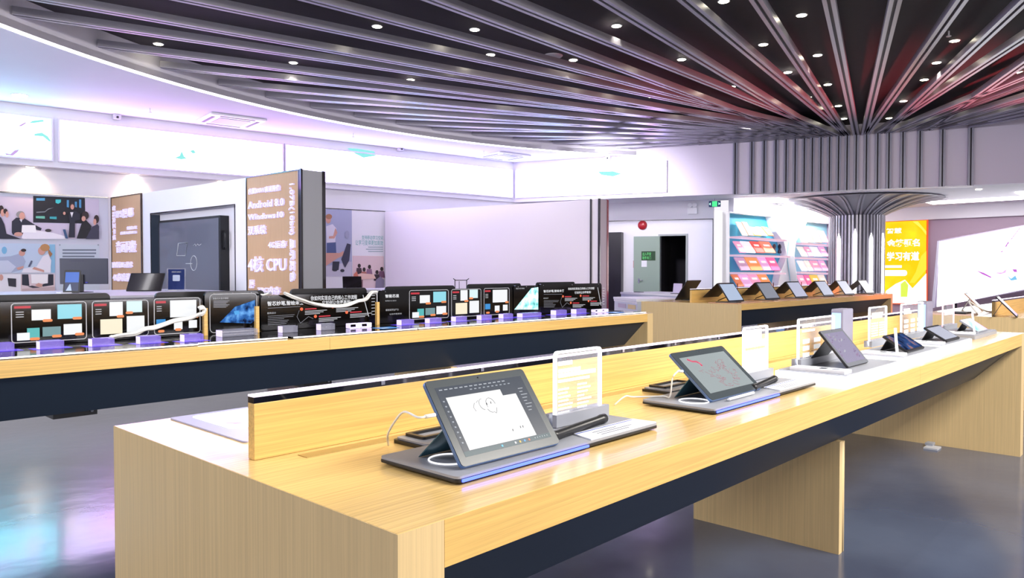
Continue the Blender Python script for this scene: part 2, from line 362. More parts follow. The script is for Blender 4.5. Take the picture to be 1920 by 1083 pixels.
a = DWP.uv(1205, 422); MB().lathe(col(170, 30, 40, rough=.3), DWP.P(a[0], a[1], .001), [(.13, 0), (.13, .04), (.09, .08), (.01, .085)], 20, DWP.N).build('fire_alarm_bell', label='round red fire alarm on the wall above the green door', cat='alarm')
a = DWP.uv(1290, 380); c = DWP.uv(1308, 401)
el = thing('emergency_light', DWP.P(a[0], c[1], 0), 'white emergency light with two round lamps above the dark doorway', 'emergency light')
MB().prr(WHITE2, DWP, a[0], c[0], c[1], c[1] + .17, .02, .001, .09).build('battery_box', el)
for k in (.25, .75):
    u = a[0] + (c[0] - a[0]) * k; MB().lathe(WHITE2, DWP.P(u, c[1] + .24, .02), [(.04, 0), (.07, .04), (.07, .08), (.055, .08), (.03, .06)], 16, DWP.N).build('lamp_head', el)
a = DWP.uv(1157, 436); c = DWP.uv(1169, 556)
MB().pbox(mat('rack_black', (14, 12, 16), .3), DWP, a[0] - .4, c[0], 0, a[1], .02, .25).build('black_cabinet', label='tall black cabinet against the wall right of the white partition', cat='cabinet')
# exit sign hangs under the bulkhead
q = on(2, 3.128, 1340, 378); EP = PL((q.x, q.y, 0), DWP.X)
a = EP.uv(1329, 388); c = EP.uv(1351, 376)
ex = thing('exit_sign', EP.P(a[0], a[1]), 'small green lit exit sign hanging left of the book shelves', 'exit sign')
MB().pbox(col(25, 60, 110), EP, a[0], c[0], a[1], c[1], -.03, 0).build('sign_box', ex)
GE = scr(60, 230, 130, e=1.5); uu = (a[0] + c[0]) / 2; vv = (a[1] + c[1]) / 2; hh = (c[1] - a[1]) / 2
MB().pbox(GE, EP, uu - .065, uu + .065, a[1] + .01, c[1] - .01, .001, .004).build('running_man_panel', ex)
AR = scr(190, 255, 230, e=1.2)
for s_ in (-1, 1): MB().poly(AR, EP, [(uu + s_ * .15, vv), (uu + s_ * .10, vv + .04), (uu + s_ * .10, vv - .04)], .003).build('arrow', ex)
MB().tube(CHROME, [EP.P(uu, c[1], -.015), EP.P(uu, ZB + .01, -.015)], .006).build('hanging_rod', ex)

# ------------------------------------------------------------------ LED screens on the bulkheads
LWP = PL((LW0.x, LW0.y, 0), (F1.x - LW0.x, F1.y - LW0.y, 0)); FSP = PL((F1.x, F1.y, 0), (fdir.x, fdir.y, 0))
LEDF = mat('led_frame', (225, 220, 238), .4)
def led(pl, u0, u1, v0, v1, label, seed, cols=None, pos=(.33, .47, .55, .68)):
    t = thing('led_screen', pl.P((u0 + u1) / 2, v0), label, 'screen', 'LED screens on the bulkhead')
    MB().frame(LEDF, pl, u0, u1, v0, v1, .005, .03, .001, .05, 2).build('screen_frame', t)
    m = ledmat('led_picture_%d' % int(seed * 10), cols or [(170, 205, 255), (200, 192, 255), (214, 200, 255), (225, 150, 250)], 1.1, 6.0, pos, seed, (1, 1, 1))
    MB().pbox(m, pl, u0 + .03, u1 - .03, v0 + .03, v1 - .03, .002, .03).build('screen_panel', t)
    return t
z0l, z1l = 3.31, 4.116
u1 = LWP.uv(99, 250)[0]; u2 = LWP.uv(108, 250)[0]; u3 = LWP.uv(531, 300)[0]
led(LWP, 1.0, u1 - 3.4 - .03, z0l, z1l, 'leftmost bright LED screen, mostly outside the left frame edge', 1.3, [(90, 225, 235), (120, 220, 240), (190, 190, 255), (200, 120, 250)])
ledA = led(LWP, u1 - 3.4, u1, z0l, z1l, 'bright LED screen at the far left with cyan and purple marks', 3.1, [(90, 225, 235), (120, 225, 240), (200, 190, 255), (215, 110, 240)])
ledB = led(LWP, u2, u3, z0l, z1l, 'long bright white LED screen above the poster wall on the left', 5.7, [(225, 120, 240), (225, 175, 250), (212, 200, 255), (250, 215, 195)])
ledC = led(LWP, u3 + .02, (F1 - LW0).length - .06, z0l, z1l, 'long bright white LED screen left of the room corner', 8.2)
ledD = led(FSP, .06, FSP.uv(1251, 330)[0], z0l, z1l, 'bright white LED screen right of the room corner, above the door', 9.9)
CYM, LIM = scr(150, 245, 240, e=.95), scr(205, 165, 235, e=.95)
for t_, pl_, m_, pts in ((ledA, LWP, CYM, [(64, 251), (78, 249), (89, 256), (96, 266), (91, 265), (80, 256), (64, 255)]), (ledA, LWP, LIM, [(9, 287), (19, 289), (27, 282), (36, 280), (33, 285), (24, 292), (11, 291)]),
                         (ledA, LWP, CYM, [(54, 231), (60, 227), (80, 225), (82, 228), (62, 231)]), (ledA, LWP, LIM, [(33, 237), (40, 233), (48, 229), (48, 232), (40, 237)]),
                         (ledB, LWP, CYM, [(327, 296), (336, 292), (340, 283), (344, 293), (350, 298), (338, 299)]), (ledB, LWP, CYM, [(355, 283), (362, 281), (367, 287), (360, 288)]),
                         (ledC, LWP, CYM, [(650, 278), (668, 279), (700, 284), (704, 292), (680, 296), (664, 288)]), (ledD, FSP, CYM, [(1122, 322), (1150, 321), (1166, 326), (1150, 331), (1128, 328)])):
    MB().pq(m_, pl_, pts, .034).build('picture_mark', t_)
for (px, py) in ((217, 222), (747, 281), (1142, 298)):
    a = LWP.uv(px, py) if px < 1100 else FSP.uv(px, py); pl = LWP if px < 1100 else FSP
    MB().prr(mat('camera_white', (215, 212, 225), .4), pl, a[0] - .065, a[0] + .065, a[1] - .03, a[1] + .065, .02, .02, .16).lathe(DARK, pl.P(a[0], a[1], .16), [(.022, 0), (.022, .015), (.015, .02)], 12, pl.N).build(
        'security_camera', label={217: 'small white security camera above the LED screens, leftmost one', 747: 'small white security camera above the LED screens, middle one', 1142: 'small white security camera above the LED screens, right one'}[px], cat='camera')

# ------------------------------------------------------------------ ceiling slats, fascia fins
ZS = 4.454
def fas(px, py=285):
    u, v = FSP.uv(px, py); p = FSP.P(u, 0); return V((p.x, p.y))
strips = [1379, 1410, 1433, 1455, 1474, 1491, 1508, 1523, 1539, 1555, 1572, 1588, 1605, 1624, 1645, 1666, 1692, 1724, 1766, 1819]
longs = {1605: (1554, 4), 1588: (1286, 4), 1572: (1202, 107), 1555: (592, 5), 1539: (85, 3), 1523: (197, 90), 1508: (415, 160), 1491: (610, 204), 1474: (762, 234),
         1455: (891, 254), 1433: (999, 270), 1410: (1084, 281), 1379: (1169, 289), 1624: (1802, 4), 1645: (1918, 75), 1666: (1918, 148)}
shorts = [((1419, 4), (1586, 255)), ((1202, 47), (1552, 259)), ((1202, 146), (1519, 262)), ((355, 4), None), ((70, 35), None), ((307, 128), None), ((515, 184), None), ((686, 220), None), ((827, 244), None),
          ((946, 263), None), ((1045, 276), None), ((1130, 284), None), ((1210, 291), None), ((1679, 4), (1620, 255)), ((1918, 7), (1652, 255)), ((1918, 122), (1721, 259))]
def slat(p, q):
    p = V((p.x, p.y)); q = V((q.x, q.y)); d = (q - p).normalized(); n = V((-d.y, d.x)); mb = MB()
    def bx(m, w0, w1, z0, z1):
        mb.prism(m, [(p.x + n.x * w0, p.y + n.y * w0, z0), (q.x + n.x * w0, q.y + n.y * w0, z0), (q.x + n.x * w1, q.y + n.y * w1, z0), (p.x + n.x * w1, p.y + n.y * w1, z0)], (0, 0, z1 - z0))
    bx(ALU, -.07, -.02, ZS, ZS + .095); bx(ALU, .02, .07, ZS, ZS + .095); bx(ALUD, -.02, .02, ZS + .03, ZS + .095)
    mb.build('ceiling_slat', label='grey metal ceiling slat fanning out across the dark ceiling', cat='ceiling slat', group='fan of ceiling slats')
def stretch(p, q, toring=True):
    """extend the slat outward until it meets the curved ceiling edge or the area behind the camera"""
    d = (p - q).normalized(); e = q - RC; b_ = e.dot(d); c_ = e.dot(e) - (RR - .01) ** 2; t = -b_ + math.sqrt(max(0, b_ * b_ - c_)); p2 = q + d * t
    if p2.y < -6: t *= (-6 - q.y) / (p2.y - q.y); p2 = q + d * t
    return p2
nf = V((fdir.y, -fdir.x))   # toward the room
def insideq(q, k=.03): return q + nf * k
for px, e in longs.items():
    q = insideq(fas(px)); t = on(2, ZS, *e); p = V((t.x, t.y)); slat(stretch(p, q), q)
allp = []
CEN = V((19.1, 5.94))
for i, (e, f) in enumerate(shorts):
    t = on(2, ZS, *e); p = V((t.x, t.y))
    if f: t = on(2, ZS, *f); q = V((t.x, t.y))
    else:
        # halfway between the neighbouring long slats at the fascia
        ks = strips[:10][::-1]; k = i - 3   # 3 -> between 1555 and 1539
        if k < 9: q = (fas(ks[k]) + fas(ks[k + 1])) / 2 + nf * .7
        else: q = fas(1379) + (F1 - F2).normalized() * .28 + nf * .3
    d_ = (p - q)
    slat(stretch(p, q), q)
for px, ang in ((1692, -14), (1724, -8), (1766, 0), (1819, 10)):
    q = insideq(fas(px)); d = (q - CEN).normalized()
    d = V((q.x - 19.72, q.y - 5.94)).normalized(); slat(stretch(q + d, q), q)
    q2 = q - (F2 - F1).normalized() * -.24 + nf * .65; d = V((q2.x - 19.72, q2.y - 5.94)).normalized(); slat(stretch(q2 + d, q2), q2)
FINM = mat('fin_grey', (140, 140, 158), .35, .2)
for px in strips:
    u = FSP.uv(px, 310)[0]; mb = MB()
    mb.pbox(FINM, FSP, u - .055, u - .014, ZB - .02, ZS + .02, .002, .075); mb.pbox(FINM, FSP, u + .014, u + .055, ZB - .02, ZS + .02, .002, .075); mb.pbox(ALUD, FSP, u - .012, u + .012, ZB - .02, ZS + .02, .002, .03)
    mb.build('fascia_fin', label='upright grey metal fin on the bulkhead above the column', cat='fin', group='upright fins on the bulkhead')
ua, ub = FSP.uv(1379, 360)[0], FSP.uv(1819, 345)[0]
MB().pbox(ALU, FSP, ua - .05, ub + .05, ZB - .05, ZB - .021, .002, .09).build('trim_3', kind='structure')

# ------------------------------------------------------------------ column
CX, CY, CR = 20.5, 6.136, .70
colm = thing('column', (CX, CY, 0), 'round column clad in grey metal ribs flaring out at the ceiling', 'column', kind='structure')
MB().lathe(mat('column_core', (150, 148, 158), .4, .3), (CX, CY, 0), [(CR - .06, 0), (CR - .06, 2.79)], 36).build('shaft', colm)
prof = []
for k in range(9):
    t = k / 8; prof.append((CR - .06 + 1.45 * t, 2.79 + .41 * math.sin(math.pi / 2 * max(t, 1e-6) ** .9)))
MB().lathe(mat('column_core'), (CX, CY, 0), prof, 36).build('flare', colm)
NR = 24
WS = mat('column_strip', (255, 255, 255), .5, emit=4)
for k in range(NR):
    a = 2 * math.pi * (k + .5) / NR
    if math.cos(a) * .77 + math.sin(a) * .64 > .45: continue    # far side never seen
    er = V((math.cos(a), math.sin(a), 0)); et = V((-er.y, er.x, 0)); path = [(CR, 0), (CR, 2.78)]
    for j in range(1, 9):
        t = j / 8; path.append((CR + 1.45 * t, 2.78 + .39 * math.sin(math.pi / 2 * t ** .9)))
    mb = MB(); b0 = V((CX, CY, 0))
    for s_ in (-1, 1):
        vs = []
        for r_, z_ in path:
            w0, w1 = s_ * .018, s_ * .065
            for rr_, w_ in ((r_, w0), (r_, w1), (r_ - .07, w1), (r_ - .07, w0)): vs.append(b0 + er * rr_ + et * w_ + V((0, 0, z_)))
        fs = []
        for i in range(len(path) - 1):
            for c in range(4): d = (c + 1) % 4; fs.append((i * 4 + c, i * 4 + d, i * 4 + 4 + d, i * 4 + 4 + c))
        fs += [(0, 1, 2, 3), tuple(len(vs) - 4 + x for x in (3, 2, 1, 0))]
        mb.add(ALU, vs, fs, False)
    mb.build('rib', colm)
for k, px in enumerate((1573, 1603, 1633, 1655)):
    # angle on the front side of the shaft
    d = ray(px, 470); d2 = V((d.x, d.y)).normalized(); e = V((CAM.x - CX, CAM.y - CY)); b_ = e.dot(d2); c_ = e.dot(e) - CR * CR
    disc = b_ * b_ - c_
    t = -b_ - math.sqrt(max(disc, 0)); p = V((CAM.x, CAM.y)) + d2 * t; er = (p - V((CX, CY))).normalized(); et = V((-er.y, er.x))
    pl = PL((CX + er.x * (CR - .01), CY + er.y * (CR - .01), 0), (et.x, et.y, 0)) if V((et.x, et.y, 0)).cross(V((0, 0, 1))).dot(V((er.x, er.y, 0))) > 0 else PL((CX + er.x * (CR - .01), CY + er.y * (CR - .01), 0), (-et.x, -et.y, 0))
    zt_ = 2.42 if k in (1,) else 2.30
    MB().prism(WS, [pl.P(-.04, .05), pl.P(.04, .05), pl.P(.04, zt_ - .15), pl.P(0, zt_), pl.P(-.04, zt_ - .15)], pl.N * .03).build('light_strip', colm)

# ------------------------------------------------------------------ ceiling fittings
DLE = mat('downlight_glow', (255, 246, 215), .5, emit=14)
dls = [(297, 82), (707, 49), (550, 117), (890, 55), (770, 149), (920, 102), (1075, 112), (1085, 145), (1156, 48), (1210, 155), (1278, 111), (1357, 2), (1503, 28), (1431, 83), (1533, 103), (1372, 162), (1477, 135),
       (1552, 158), (1515, 182), (1328, 193), (1403, 219), (1572, 198), (1582, 222), (1790, 76), (1756, 117), (1733, 149), (1694, 189), (1667, 221), (1855, 165), (1802, 194), (1915, 135), (1890, 225), (957, 178), (1222, 181), (1230, 242), (1290, 245)]
def downlight(x, y, z, label, group, r=.065):
    t = thing('downlight', (x, y, z), label, 'downlight', group)
    MB().lathe(WHITE2, (x, y, z - .006), [(r + .015, 0), (r + .015, .005), (r, .005), (r, 0)], 20).build('trim_ring', t)
    MB().lathe(DLE, (x, y, z - .010), [(r, 0), (r, .004)], 20).build('lens', t); return t
first = None
for i, (px, py) in enumerate(dls):
    p = on(2, ZD, px, py)
    if first is None: first = downlight(p.x, p.y, ZD, 'small round downlight glowing in the dark slatted ceiling', 'downlights in the dark ceiling')
    else: copy_tree(first, (p.x, p.y, ZD))
    if i % 2 == 0 and p.x < 17.5:
        lamp('downlight_beam', 'SPOT', (p.x, p.y, ZD - .03), 45, (1, .93, .78), (p.x, p.y, 0), spot_size=math.radians(75), spot_blend=.6, shadow_soft_size=.05)
for (x, y) in ((1.2, 2.4), (2.6, 1.4), (4.2, .6), (2.0, .0)):
    copy_tree(first, (x, y, ZD)); lamp('downlight_beam', 'SPOT', (x, y, ZD - .03), 65, (1, .93, .8), (x, y, 0), spot_size=math.radians(70), spot_blend=.6, shadow_soft_size=.05)
p = on(2, HC, 37, 178); t = downlight(p.x, p.y, HC, 'round downlight in the white ceiling at the far left', None, .115)
for k, (px, py) in enumerate([(60, 310), (258, 325), (423, 338), (686, 360), (795, 370), (880, 378)]):
    a = LWP.uv(px, py)[0]; p = LWP.P(a, 0, -.27)
    if k == 0: wl0 = downlight(p.x, p.y, ZB + .015, 'warm downlight in the soffit washing the poster wall', 'warm wall washers over the posters')
    else: copy_tree(wl0, (p.x, p.y, ZB + .015))
    lamp('wall_washer_beam', 'SPOT', (p.x, p.y, ZB - .01), 32, (1, .66, .38), tuple(p + LWP.N * -.25 + V((0, 0, 2.2))), spot_size=math.radians(130), spot_blend=1.0, shadow_soft_size=.03)
p = on(2, ZD, 1037, 104); MB().lathe(mat('speaker_grille', (200, 196, 205), .6), (p.x, p.y, ZD - .02), [(.14, 0), (.155, .015), (.155, .02)], 24).build('ceiling_speaker', label='round pale ceiling speaker between the slats', cat='speaker')
for k, (px, py) in enumerate([(655, 192), (499, 114), (1283, 131), (1484, 206), (1779, 58), (281, 203), (662, 250), (907, 283)]):
    z = ZD if k < 5 else HC; p = on(2, z, px, py)
    MB().tube(WHITE2, [(p.x, p.y, z), (p.x, p.y, z - .07)], .012).lathe(WHITE2, (p.x, p.y, z - .085), [(.01, 0), (.035, .004), (.035, .015), (.012, .02)], 12).build(
        'sprinkler', label='small sprinkler head hanging from the %s ceiling' % ('dark' if k < 5 else 'white'), cat='sprinkler', group='sprinklers in the %s ceiling' % ('dark' if k < 5 else 'white'))
def cassette(p0, X, s, label):
    pl = PL(p0, X, V((0, 0, 1)).cross(V(X))) ; Y = V((-X[1], X[0], 0)); c = V(p0); X = V(X)
    t = thing('air_conditioner', p0, label, 'air conditioner')
    def q(a, b, z): return c + X * a + Y * b + V((0, 0, z))
    mb = MB()
    mb.prism(WHITE2, [q(-s, -s, -.04), q(s, -s, -.04), q(s, s, -.04), q(-s, s, -.04)], (0, 0, .038)); mb.build('panel', t, bevel=.008)
    mb = MB(); g = s * .55; mb.prism(mat('vent_grille', (170, 165, 185), .5), [q(-g, -g, -.048), q(g, -g, -.048), q(g, g, -.048), q(-g, g, -.048)], (0, 0, .01)); mb.build('grille', t)
    for sx, sy in ((1, 0), (-1, 0), (0, 1), (0, -1)):
        mb = MB(); a = s * .8; w_ = s * .62; h = .03
        pts = [q(sx * (a - h) - sy * w_, sy * (a - h) + sx * w_, -.045), q(sx * (a + h) - sy * w_, sy * (a + h) + sx * w_, -.045), q(sx * (a + h) + sy * w_, sy * (a + h) - sx * w_, -.045), q(sx * (a - h) + sy * w_, sy * (a - h) - sx * w_, -.045)]
        mb.prism(mat('vent_slot', (90, 84, 105), .6), pts, (0, 0, .004)); mb.build('air_slot', t)
xd = (F1 - LW0).normalized()
cassette((6.36, 13.39, HC), (xd.x, xd.y, 0), .54, 'square white ceiling air conditioner nearer the left side')
cassette((13.35, 12.57, HC), (xd.x, xd.y, 0), .52, 'square white ceiling air conditioner nearer the room corner')
# bright light panels in the lower ceiling on the right
CL = mat('ceiling_light_panel', (255, 250, 250), .5, emit=5)
for k, (x0, y0, x1, y1) in enumerate(((19.98, 7.3, 23.6, 8.1), (22.3, -.4, 23.0, 4.9), (20.95, -2.2, 21.6, 2.6), (18.4, 7.4, 19.4, 8.1))):
    MB().box(CL, (x0, y0, ZB - .012), (x1, y1, ZB + .018)).build('light_panel', label=('long bright ceiling light over the book shelves', 'long bright ceiling light left of the mauve wall', 'long bright ceiling light nearest the bulkhead', 'short bright ceiling light at the left end of the shelves')[k], cat='ceiling light')
for px, py in ((1395, 375), (1475, 380), (1835, 355)):
    p = on(2, ZB + .01, px, py); copy_tree(wl0, (p.x, p.y, ZB + .015))
for o in list(bpy.data.objects):
    if o.name.startswith('downlight') and o.type == 'EMPTY' and o.get('group') == 'warm wall washers over the posters' and o.location.x > 14.8 and o.location.y < 9.6:
        o['label'] = 'round downlight in the low ceiling beyond the column'; o['group'] = 'downlights beyond the column'

# ================================================================== PARTITIONS
pA, pB = V((4.67, 14.95)), V((5.034, 8.567))
P1 = PL((pA.x, pA.y, 0), (pB.x - pA.x, pB.y - pA.y, 0)); L1 = (pB - pA).length; ZP = 2.738
r0, r1 = P1.uv(283, 480)[0], P1.uv(442, 480)[0]; rt_ = P1.uv(442, 382)[1]
w0 = P1.uv(268, 450)[0]; w1 = P1.uv(465, 450)[0]
mb = MB(); TH = .34
mb.pbox(WHITE, P1, 0, r0, 0, ZP, -TH, 0); mb.pbox(WHITE, P1, r1, L1 - .02, 0, ZP, -TH, 0); mb.pbox(WHITE, P1, r0, r1, rt_, ZP, -TH, 0); mb.pbox(WHITE, P1, r0, r1, 0, rt_, -TH, -.16)
mb.build('wall_partition_near', kind='structure')
mb = MB(); mb.frame(TRIMD, P1, r0, r1, -.01, rt_, .002, .02, .001, .008, 1); mb.build('trim_4', kind='structure')
# dark left cheek of the recess
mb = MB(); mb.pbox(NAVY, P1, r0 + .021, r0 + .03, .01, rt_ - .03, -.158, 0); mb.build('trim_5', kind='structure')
mb = MB(); mb.pbox(mat('grey_end_cap', (176, 178, 188), .5), P1, L1 - .02, L1, 0, ZP, -TH, 0)
mb.build('trim_6', kind='structure')
mb = MB()
mb.pbox(TRIMD, P1, L1 - .03, L1 + .012, 0, ZP + .01, .001, .03); mb.pbox(TRIMD, P1, L1 - .03, L1 + .012, 0, ZP + .01, -TH - .05, -TH - .001)
mb.build('trim_7', kind='structure')
def signpanel(label, u0, u1, zt0, texts):
    t = thing('oak_sign_panel', P1.P((u0 + u1) / 2, 0), label, 'sign panel')
    MB().pbox(WOODP, P1, u0, u1, 0, zt0, .002, .022).build('board', t)
    MB().frame(TRIMD, P1, u0, u1, 0, zt0 + .004, .002, .018, .002, .032, 1).build('edge_trim', t)
    for body, a, c, kw in texts: ptxt(body, LILAC, P1, a, c, .022, t, th=.03, bold=.016, **kw)
    return t
sp = signpanel('pale oak sign panel reading Android and CPU at the partition front end', w1, L1 - .04, ZP, [
    ('内置800W高清摄像', (471, 365), (530, 346), {}), ('Android 8.0', (470, 392), (537, 371), {}), ('Windows10', (470, 413), (536, 396), {}), ('双系统', (470, 441), (503, 421), {}),
    ('4G运存', (508, 466), (542, 450), {}), ('4核 CPU', (470, 510), (541, 479), {}), ('32G内存', (488, 551), (530, 537), {}), ('屏', (472, 540), (481, 524), {})])
# vertical line of lettering: same letters turned a quarter
VT = PL(P1.O, P1.U * -1, P1.X)      # x runs down, y runs along the wall
a = P1.uv(546, 345); c = P1.uv(558, 528)
txt('1.07B(10bit) 显示颜色', LILAC, VT, -a[1], a[0], -c[1], c[0], .022, sp, th=.03, bold=.016)
sp2 = signpanel('pale oak sign panel reading IPS屏幕 beside the meeting posters', .02, w0, ZP, [
    ('IPS屏幕', (222, 410), (254, 389), {}), ('全贴合工艺', (242, 431), (260, 423), {}), ('高清画质显示', (230, 440), (260, 432), {}), ('音画同投', (222, 474), (259, 450), {}), ('防眩光显示技术', (215, 502), (252, 490), {}), ('4K超高清屏', (216, 527), (256, 512), {})])
a = P1.uv(214, 386); c = P1.uv(220, 450); txt('智能交互平板', LILAC, VT, -a[1], a[0], -c[1], c[0], .022, sp2, th=.02, bold=.004)
# big touch display in the recess
g0 = P1.uv(298, 480)[0]; g1 = P1.uv(413, 480)[0]; gt = P1.uv(298, 414)[1]
td = thing('touch_display', P1.P((g0 + g1) / 2, .8), 'large black touch display with chalk sketches hanging in the white recess', 'display')
MB().prr(DARK, P1, g0, g1, .75, gt, .01, -.159, .0).build('housing', td)
MB().pbox(mat('blackboard_screen', (92, 96, 112), .3, coat=.4), P1, g0 + .04, g1 - .04, .79, gt - .04, .001, .004).build('screen', td)
CH = mat('chalk_line', (200, 205, 210), .7)
def pc3(pl, px, py, n): u, v = pl.uv(px, py); return pl.P(u, v, n)
mb = MB()
mb.tube(CH, [pc3(P1, x, y, .006) for x, y in ((335, 456), (352, 455), (348, 479), (332, 479), (335, 456))], .006, 5)
mb.tube(CH, [pc3(P1, 364 + 6 * math.cos(t * .45), 493 + 14 * math.sin(t * .45), .006) for t in range(14)], .006, 5, True)
mb.tube(CH, [pc3(P1, 349, 494, .006), pc3(P1, 361, 494, .006)], .006, 5)
mb.tube(CH, [pc3(P1, x, y, .006) for x, y in ((363, 460), (366, 457), (368, 461), (371, 457), (374, 460), (378, 457))], .004, 5)
mb.build('chalk_sketch', td)
MB().tube(DARK, [P1.P(g1 + .03, gt - .25, -.06), P1.P(g1 + .05, gt - .3, -.06), P1.P(g1 + .05, gt - .5, -.06), P1.P(g1 + .02, gt - .55, -.06)], .015).build('side_handle', td)

pC, pD = V((10.494, 13.819)), V((11.443, 8.047))
P2 = PL((pC.x, pC.y, 0), (pD.x - pC.x, pD.y - pC.y, 0)); L2 = (pD - pC).length
MB().pbox(mat('partition_white', (236, 228, 240), .45), P2, 0, L2 - .02, 0, ZP, -.31, 0).build('wall_partition_far', kind='structure')
MB().pbox(mat('grey_lilac_cap', (196, 184, 200), .5), P2, L2 - .02, L2, 0, ZP, -.31, 0).build('trim_8', kind='structure')
mb = MB(); mb.pbox(TRIMD, P2, L2 - .21, L2 - .185, 0, ZP + .01, .001, .03); mb.pbox(TRIMD, P2, L2 - .03, L2 + .012, 0, ZP + .01, .001, .03)
mb.build('trim_9', kind='structure')
mb = MB(); mb.pbox(mat('red_edge', (150, 40, 60), .25, coat=.5), P2, L2 - .03, L2 + .012, 0, ZP + .01, -.37, -.311); mb.build('trim_10', kind='structure')

# ================================================================== POSTERS on the back wall
def person(mb, pl, pts_list):
    for c, pts in pts_list: mb.pq(c, pl, pts, pts_list.__len__() * 0 + .012)
def pr(pl, px, py): return pl.uv(px, py)
def ell(px, py, rx, ry, n=12): return [(px + rx * math.cos(2 * math.pi * k / n), py + ry * math.sin(2 * math.pi * k / n)) for k in range(n)]
SK = col(214, 160, 145); HR = col(50, 38, 40); SUIT = col(40, 42, 58); GHR = col(150, 148, 150)
def layered(t, name, pl, items, n0):
    mb = MB()
    for k, (c, pts) in enumerate(items): mb.pq(c, pl, pts, n0 + .0012 * k)
    mb.build(name, t)
def poster(label, corners, bg):
    t = thing('poster', BWP.P(BWP.uv(*corners[0])[0], 0), label, 'poster'); us = [BWP.uv(*c) for c in corners]
    MB().pbox(bg, BWP, min(u[0] for u in us), max(u[0] for u in us), min(u[1] for u in us), max(u[1] for u in us), .002, .012).build('board', t); return t
bk = thing('poster_backing', BWP.P(BWP.uv(0, 500)[0], 0), 'pale grey display board carrying the meeting and hospital pictures', 'display board')
ub = BWP.uv(209, 500)[0]; vt = BWP.uv(100, 366)[1]
MB().pbox(col(205, 208, 222), BWP, BWP.uv(0, 500)[0] - 1.6, min(ub, 1.80), .2, vt, .001, .006).build('board', bk)
MB().pbox(TRIMD, BWP, BWP.uv(0, 500)[0] - 1.6, min(ub, 1.80), vt, vt + .02, .001, .03).build('top_trim', bk)
p1 = poster('poster of a business meeting with a woman presenting at a dark screen', [(-60, 366), (185, 448)], col(196, 184, 205))
layered(p1, 'printed_picture', BWP, [
    (col(205, 196, 218), [(-60, 366), (185, 373), (185, 448), (-60, 446)]), (col(24, 28, 40), [(62, 367), (159, 371), (160, 419), (62, 417)]),
    (col(70, 150, 200), [(68, 371), (84, 371), (84, 376), (68, 376)]), (col(60, 190, 200), [(104, 374), (114, 374), (114, 379), (109, 382), (104, 380)]),
    (col(80, 150, 200), [(125, 388), (125, 375), (129, 375), (129, 389)]), (col(80, 150, 200), [(140, 388), (140, 378), (144, 378), (144, 389)]), (col(80, 150, 200), [(148, 389), (148, 374), (152, 374), (152, 390)]),
    (col(110, 190, 170), [(67, 405), (84, 405), (84, 410), (67, 409)]), (col(60, 170, 180), [(93, 406), (106, 406), (106, 411), (93, 410)]),
    (col(120, 130, 140), [(68, 397), (84, 396), (90, 391), (101, 389), (90, 393), (84, 398), (68, 399)]),
    (SUIT, [(-8, 400), (2, 408), (8, 420), (12, 438), (40, 448), (-60, 447), (-60, 395)]), (HR, ell(2, 393, 5, 8)), (SK, ell(5, 399, 4, 7)), (HR, ell(10, 396, 4, 5)), (SK, ell(13, 402, 3, 6)),
    (SUIT, [(22, 436), (22, 415), (30, 408), (44, 408), (58, 417), (70, 424), (78, 428), (76, 432), (55, 428), (48, 440), (24, 440)]), (GHR, ell(38, 402, 8, 6.5)), (SK, ell(41, 405, 5.5, 7)), (col(225, 225, 235), [(36, 411), (42, 411), (40, 417)]),
    (col(240, 236, 245), [(40, 446), (44, 434), (70, 432), (98, 436), (122, 443), (124, 448), (44, 448)]), (col(250, 248, 250), [(41, 422), (66, 422), (68, 436), (40, 436)]), (SK, ell(34, 439, 8, 4)), (col(60, 56, 60), ell(90, 432, 6, 3)),
    (SUIT, [(128, 404), (132, 396), (143, 396), (149, 402), (150, 412), (140, 414), (140, 445), (128, 445), (130, 415)]), (HR, ell(135, 386, 5, 6)), (SK, ell(135, 388, 3.4, 5)), (col(235, 235, 240), [(131, 398), (137, 398), (134, 408)]), (SK, ell(120, 400, 2.5, 3)),
    (col(30, 30, 36), [(143, 447), (152, 420), (160, 412), (166, 418), (171, 424), (165, 447)]), (HR, ell(159, 404, 7, 8)), (SK, ell(156, 410, 4, 5)), (col(60, 60, 80), [(160, 448), (172, 425), (182, 420), (185, 424), (185, 448)]), (HR, ell(180, 411, 5, 8)), (SK, ell(177, 416, 3, 6)), (col(60, 90, 130), [(117, 430), (122, 430), (127, 447), (122, 447)])], .013)
p2 = poster('poster of a doctor with a patient in a light blue ward', [(-60, 457), (103, 511)], col(190, 205, 225))
layered(p2, 'printed_picture', BWP, [
    (col(196, 212, 232), [(-60, 455), (103, 457), (103, 511), (-60, 511)]), (col(140, 190, 220), [(92, 458), (103, 458), (103, 511), (96, 511)]), (col(120, 180, 215), ell(8, 469, 5, 7)),
    (col(170, 180, 205), [(-60, 511), (-60, 486), (20, 480), (40, 474), (48, 490), (42, 505), (20, 511)]), (col(205, 212, 230), [(-60, 511), (-60, 490), (15, 488), (30, 500), (20, 511)]), (SK, ell(41, 474, 6, 6)), (HR, ell(44, 469, 5, 3)),
    (col(236, 232, 240), [(40, 511), (44, 503), (68, 500), (80, 480), (90, 476), (96, 488), (94, 511)]), (SK, ell(78, 470, 7, 8)), (col(190, 140, 90), ell(84, 464, 9, 7)), (col(170, 120, 80), [(90, 466), (98, 476), (94, 482), (90, 474)]), (col(90, 95, 120), [(52, 500), (58, 488), (61, 489), (56, 500)]), (SK, [(30, 502), (44, 498), (44, 502), (34, 506)]), (SK, [(64, 500), (82, 506), (82, 510), (60, 504)])], .013)
p3 = poster('small poster of hands holding a tablet at an office desk, below the doctor poster', [(-60, 514), (103, 552)], col(225, 200, 200))
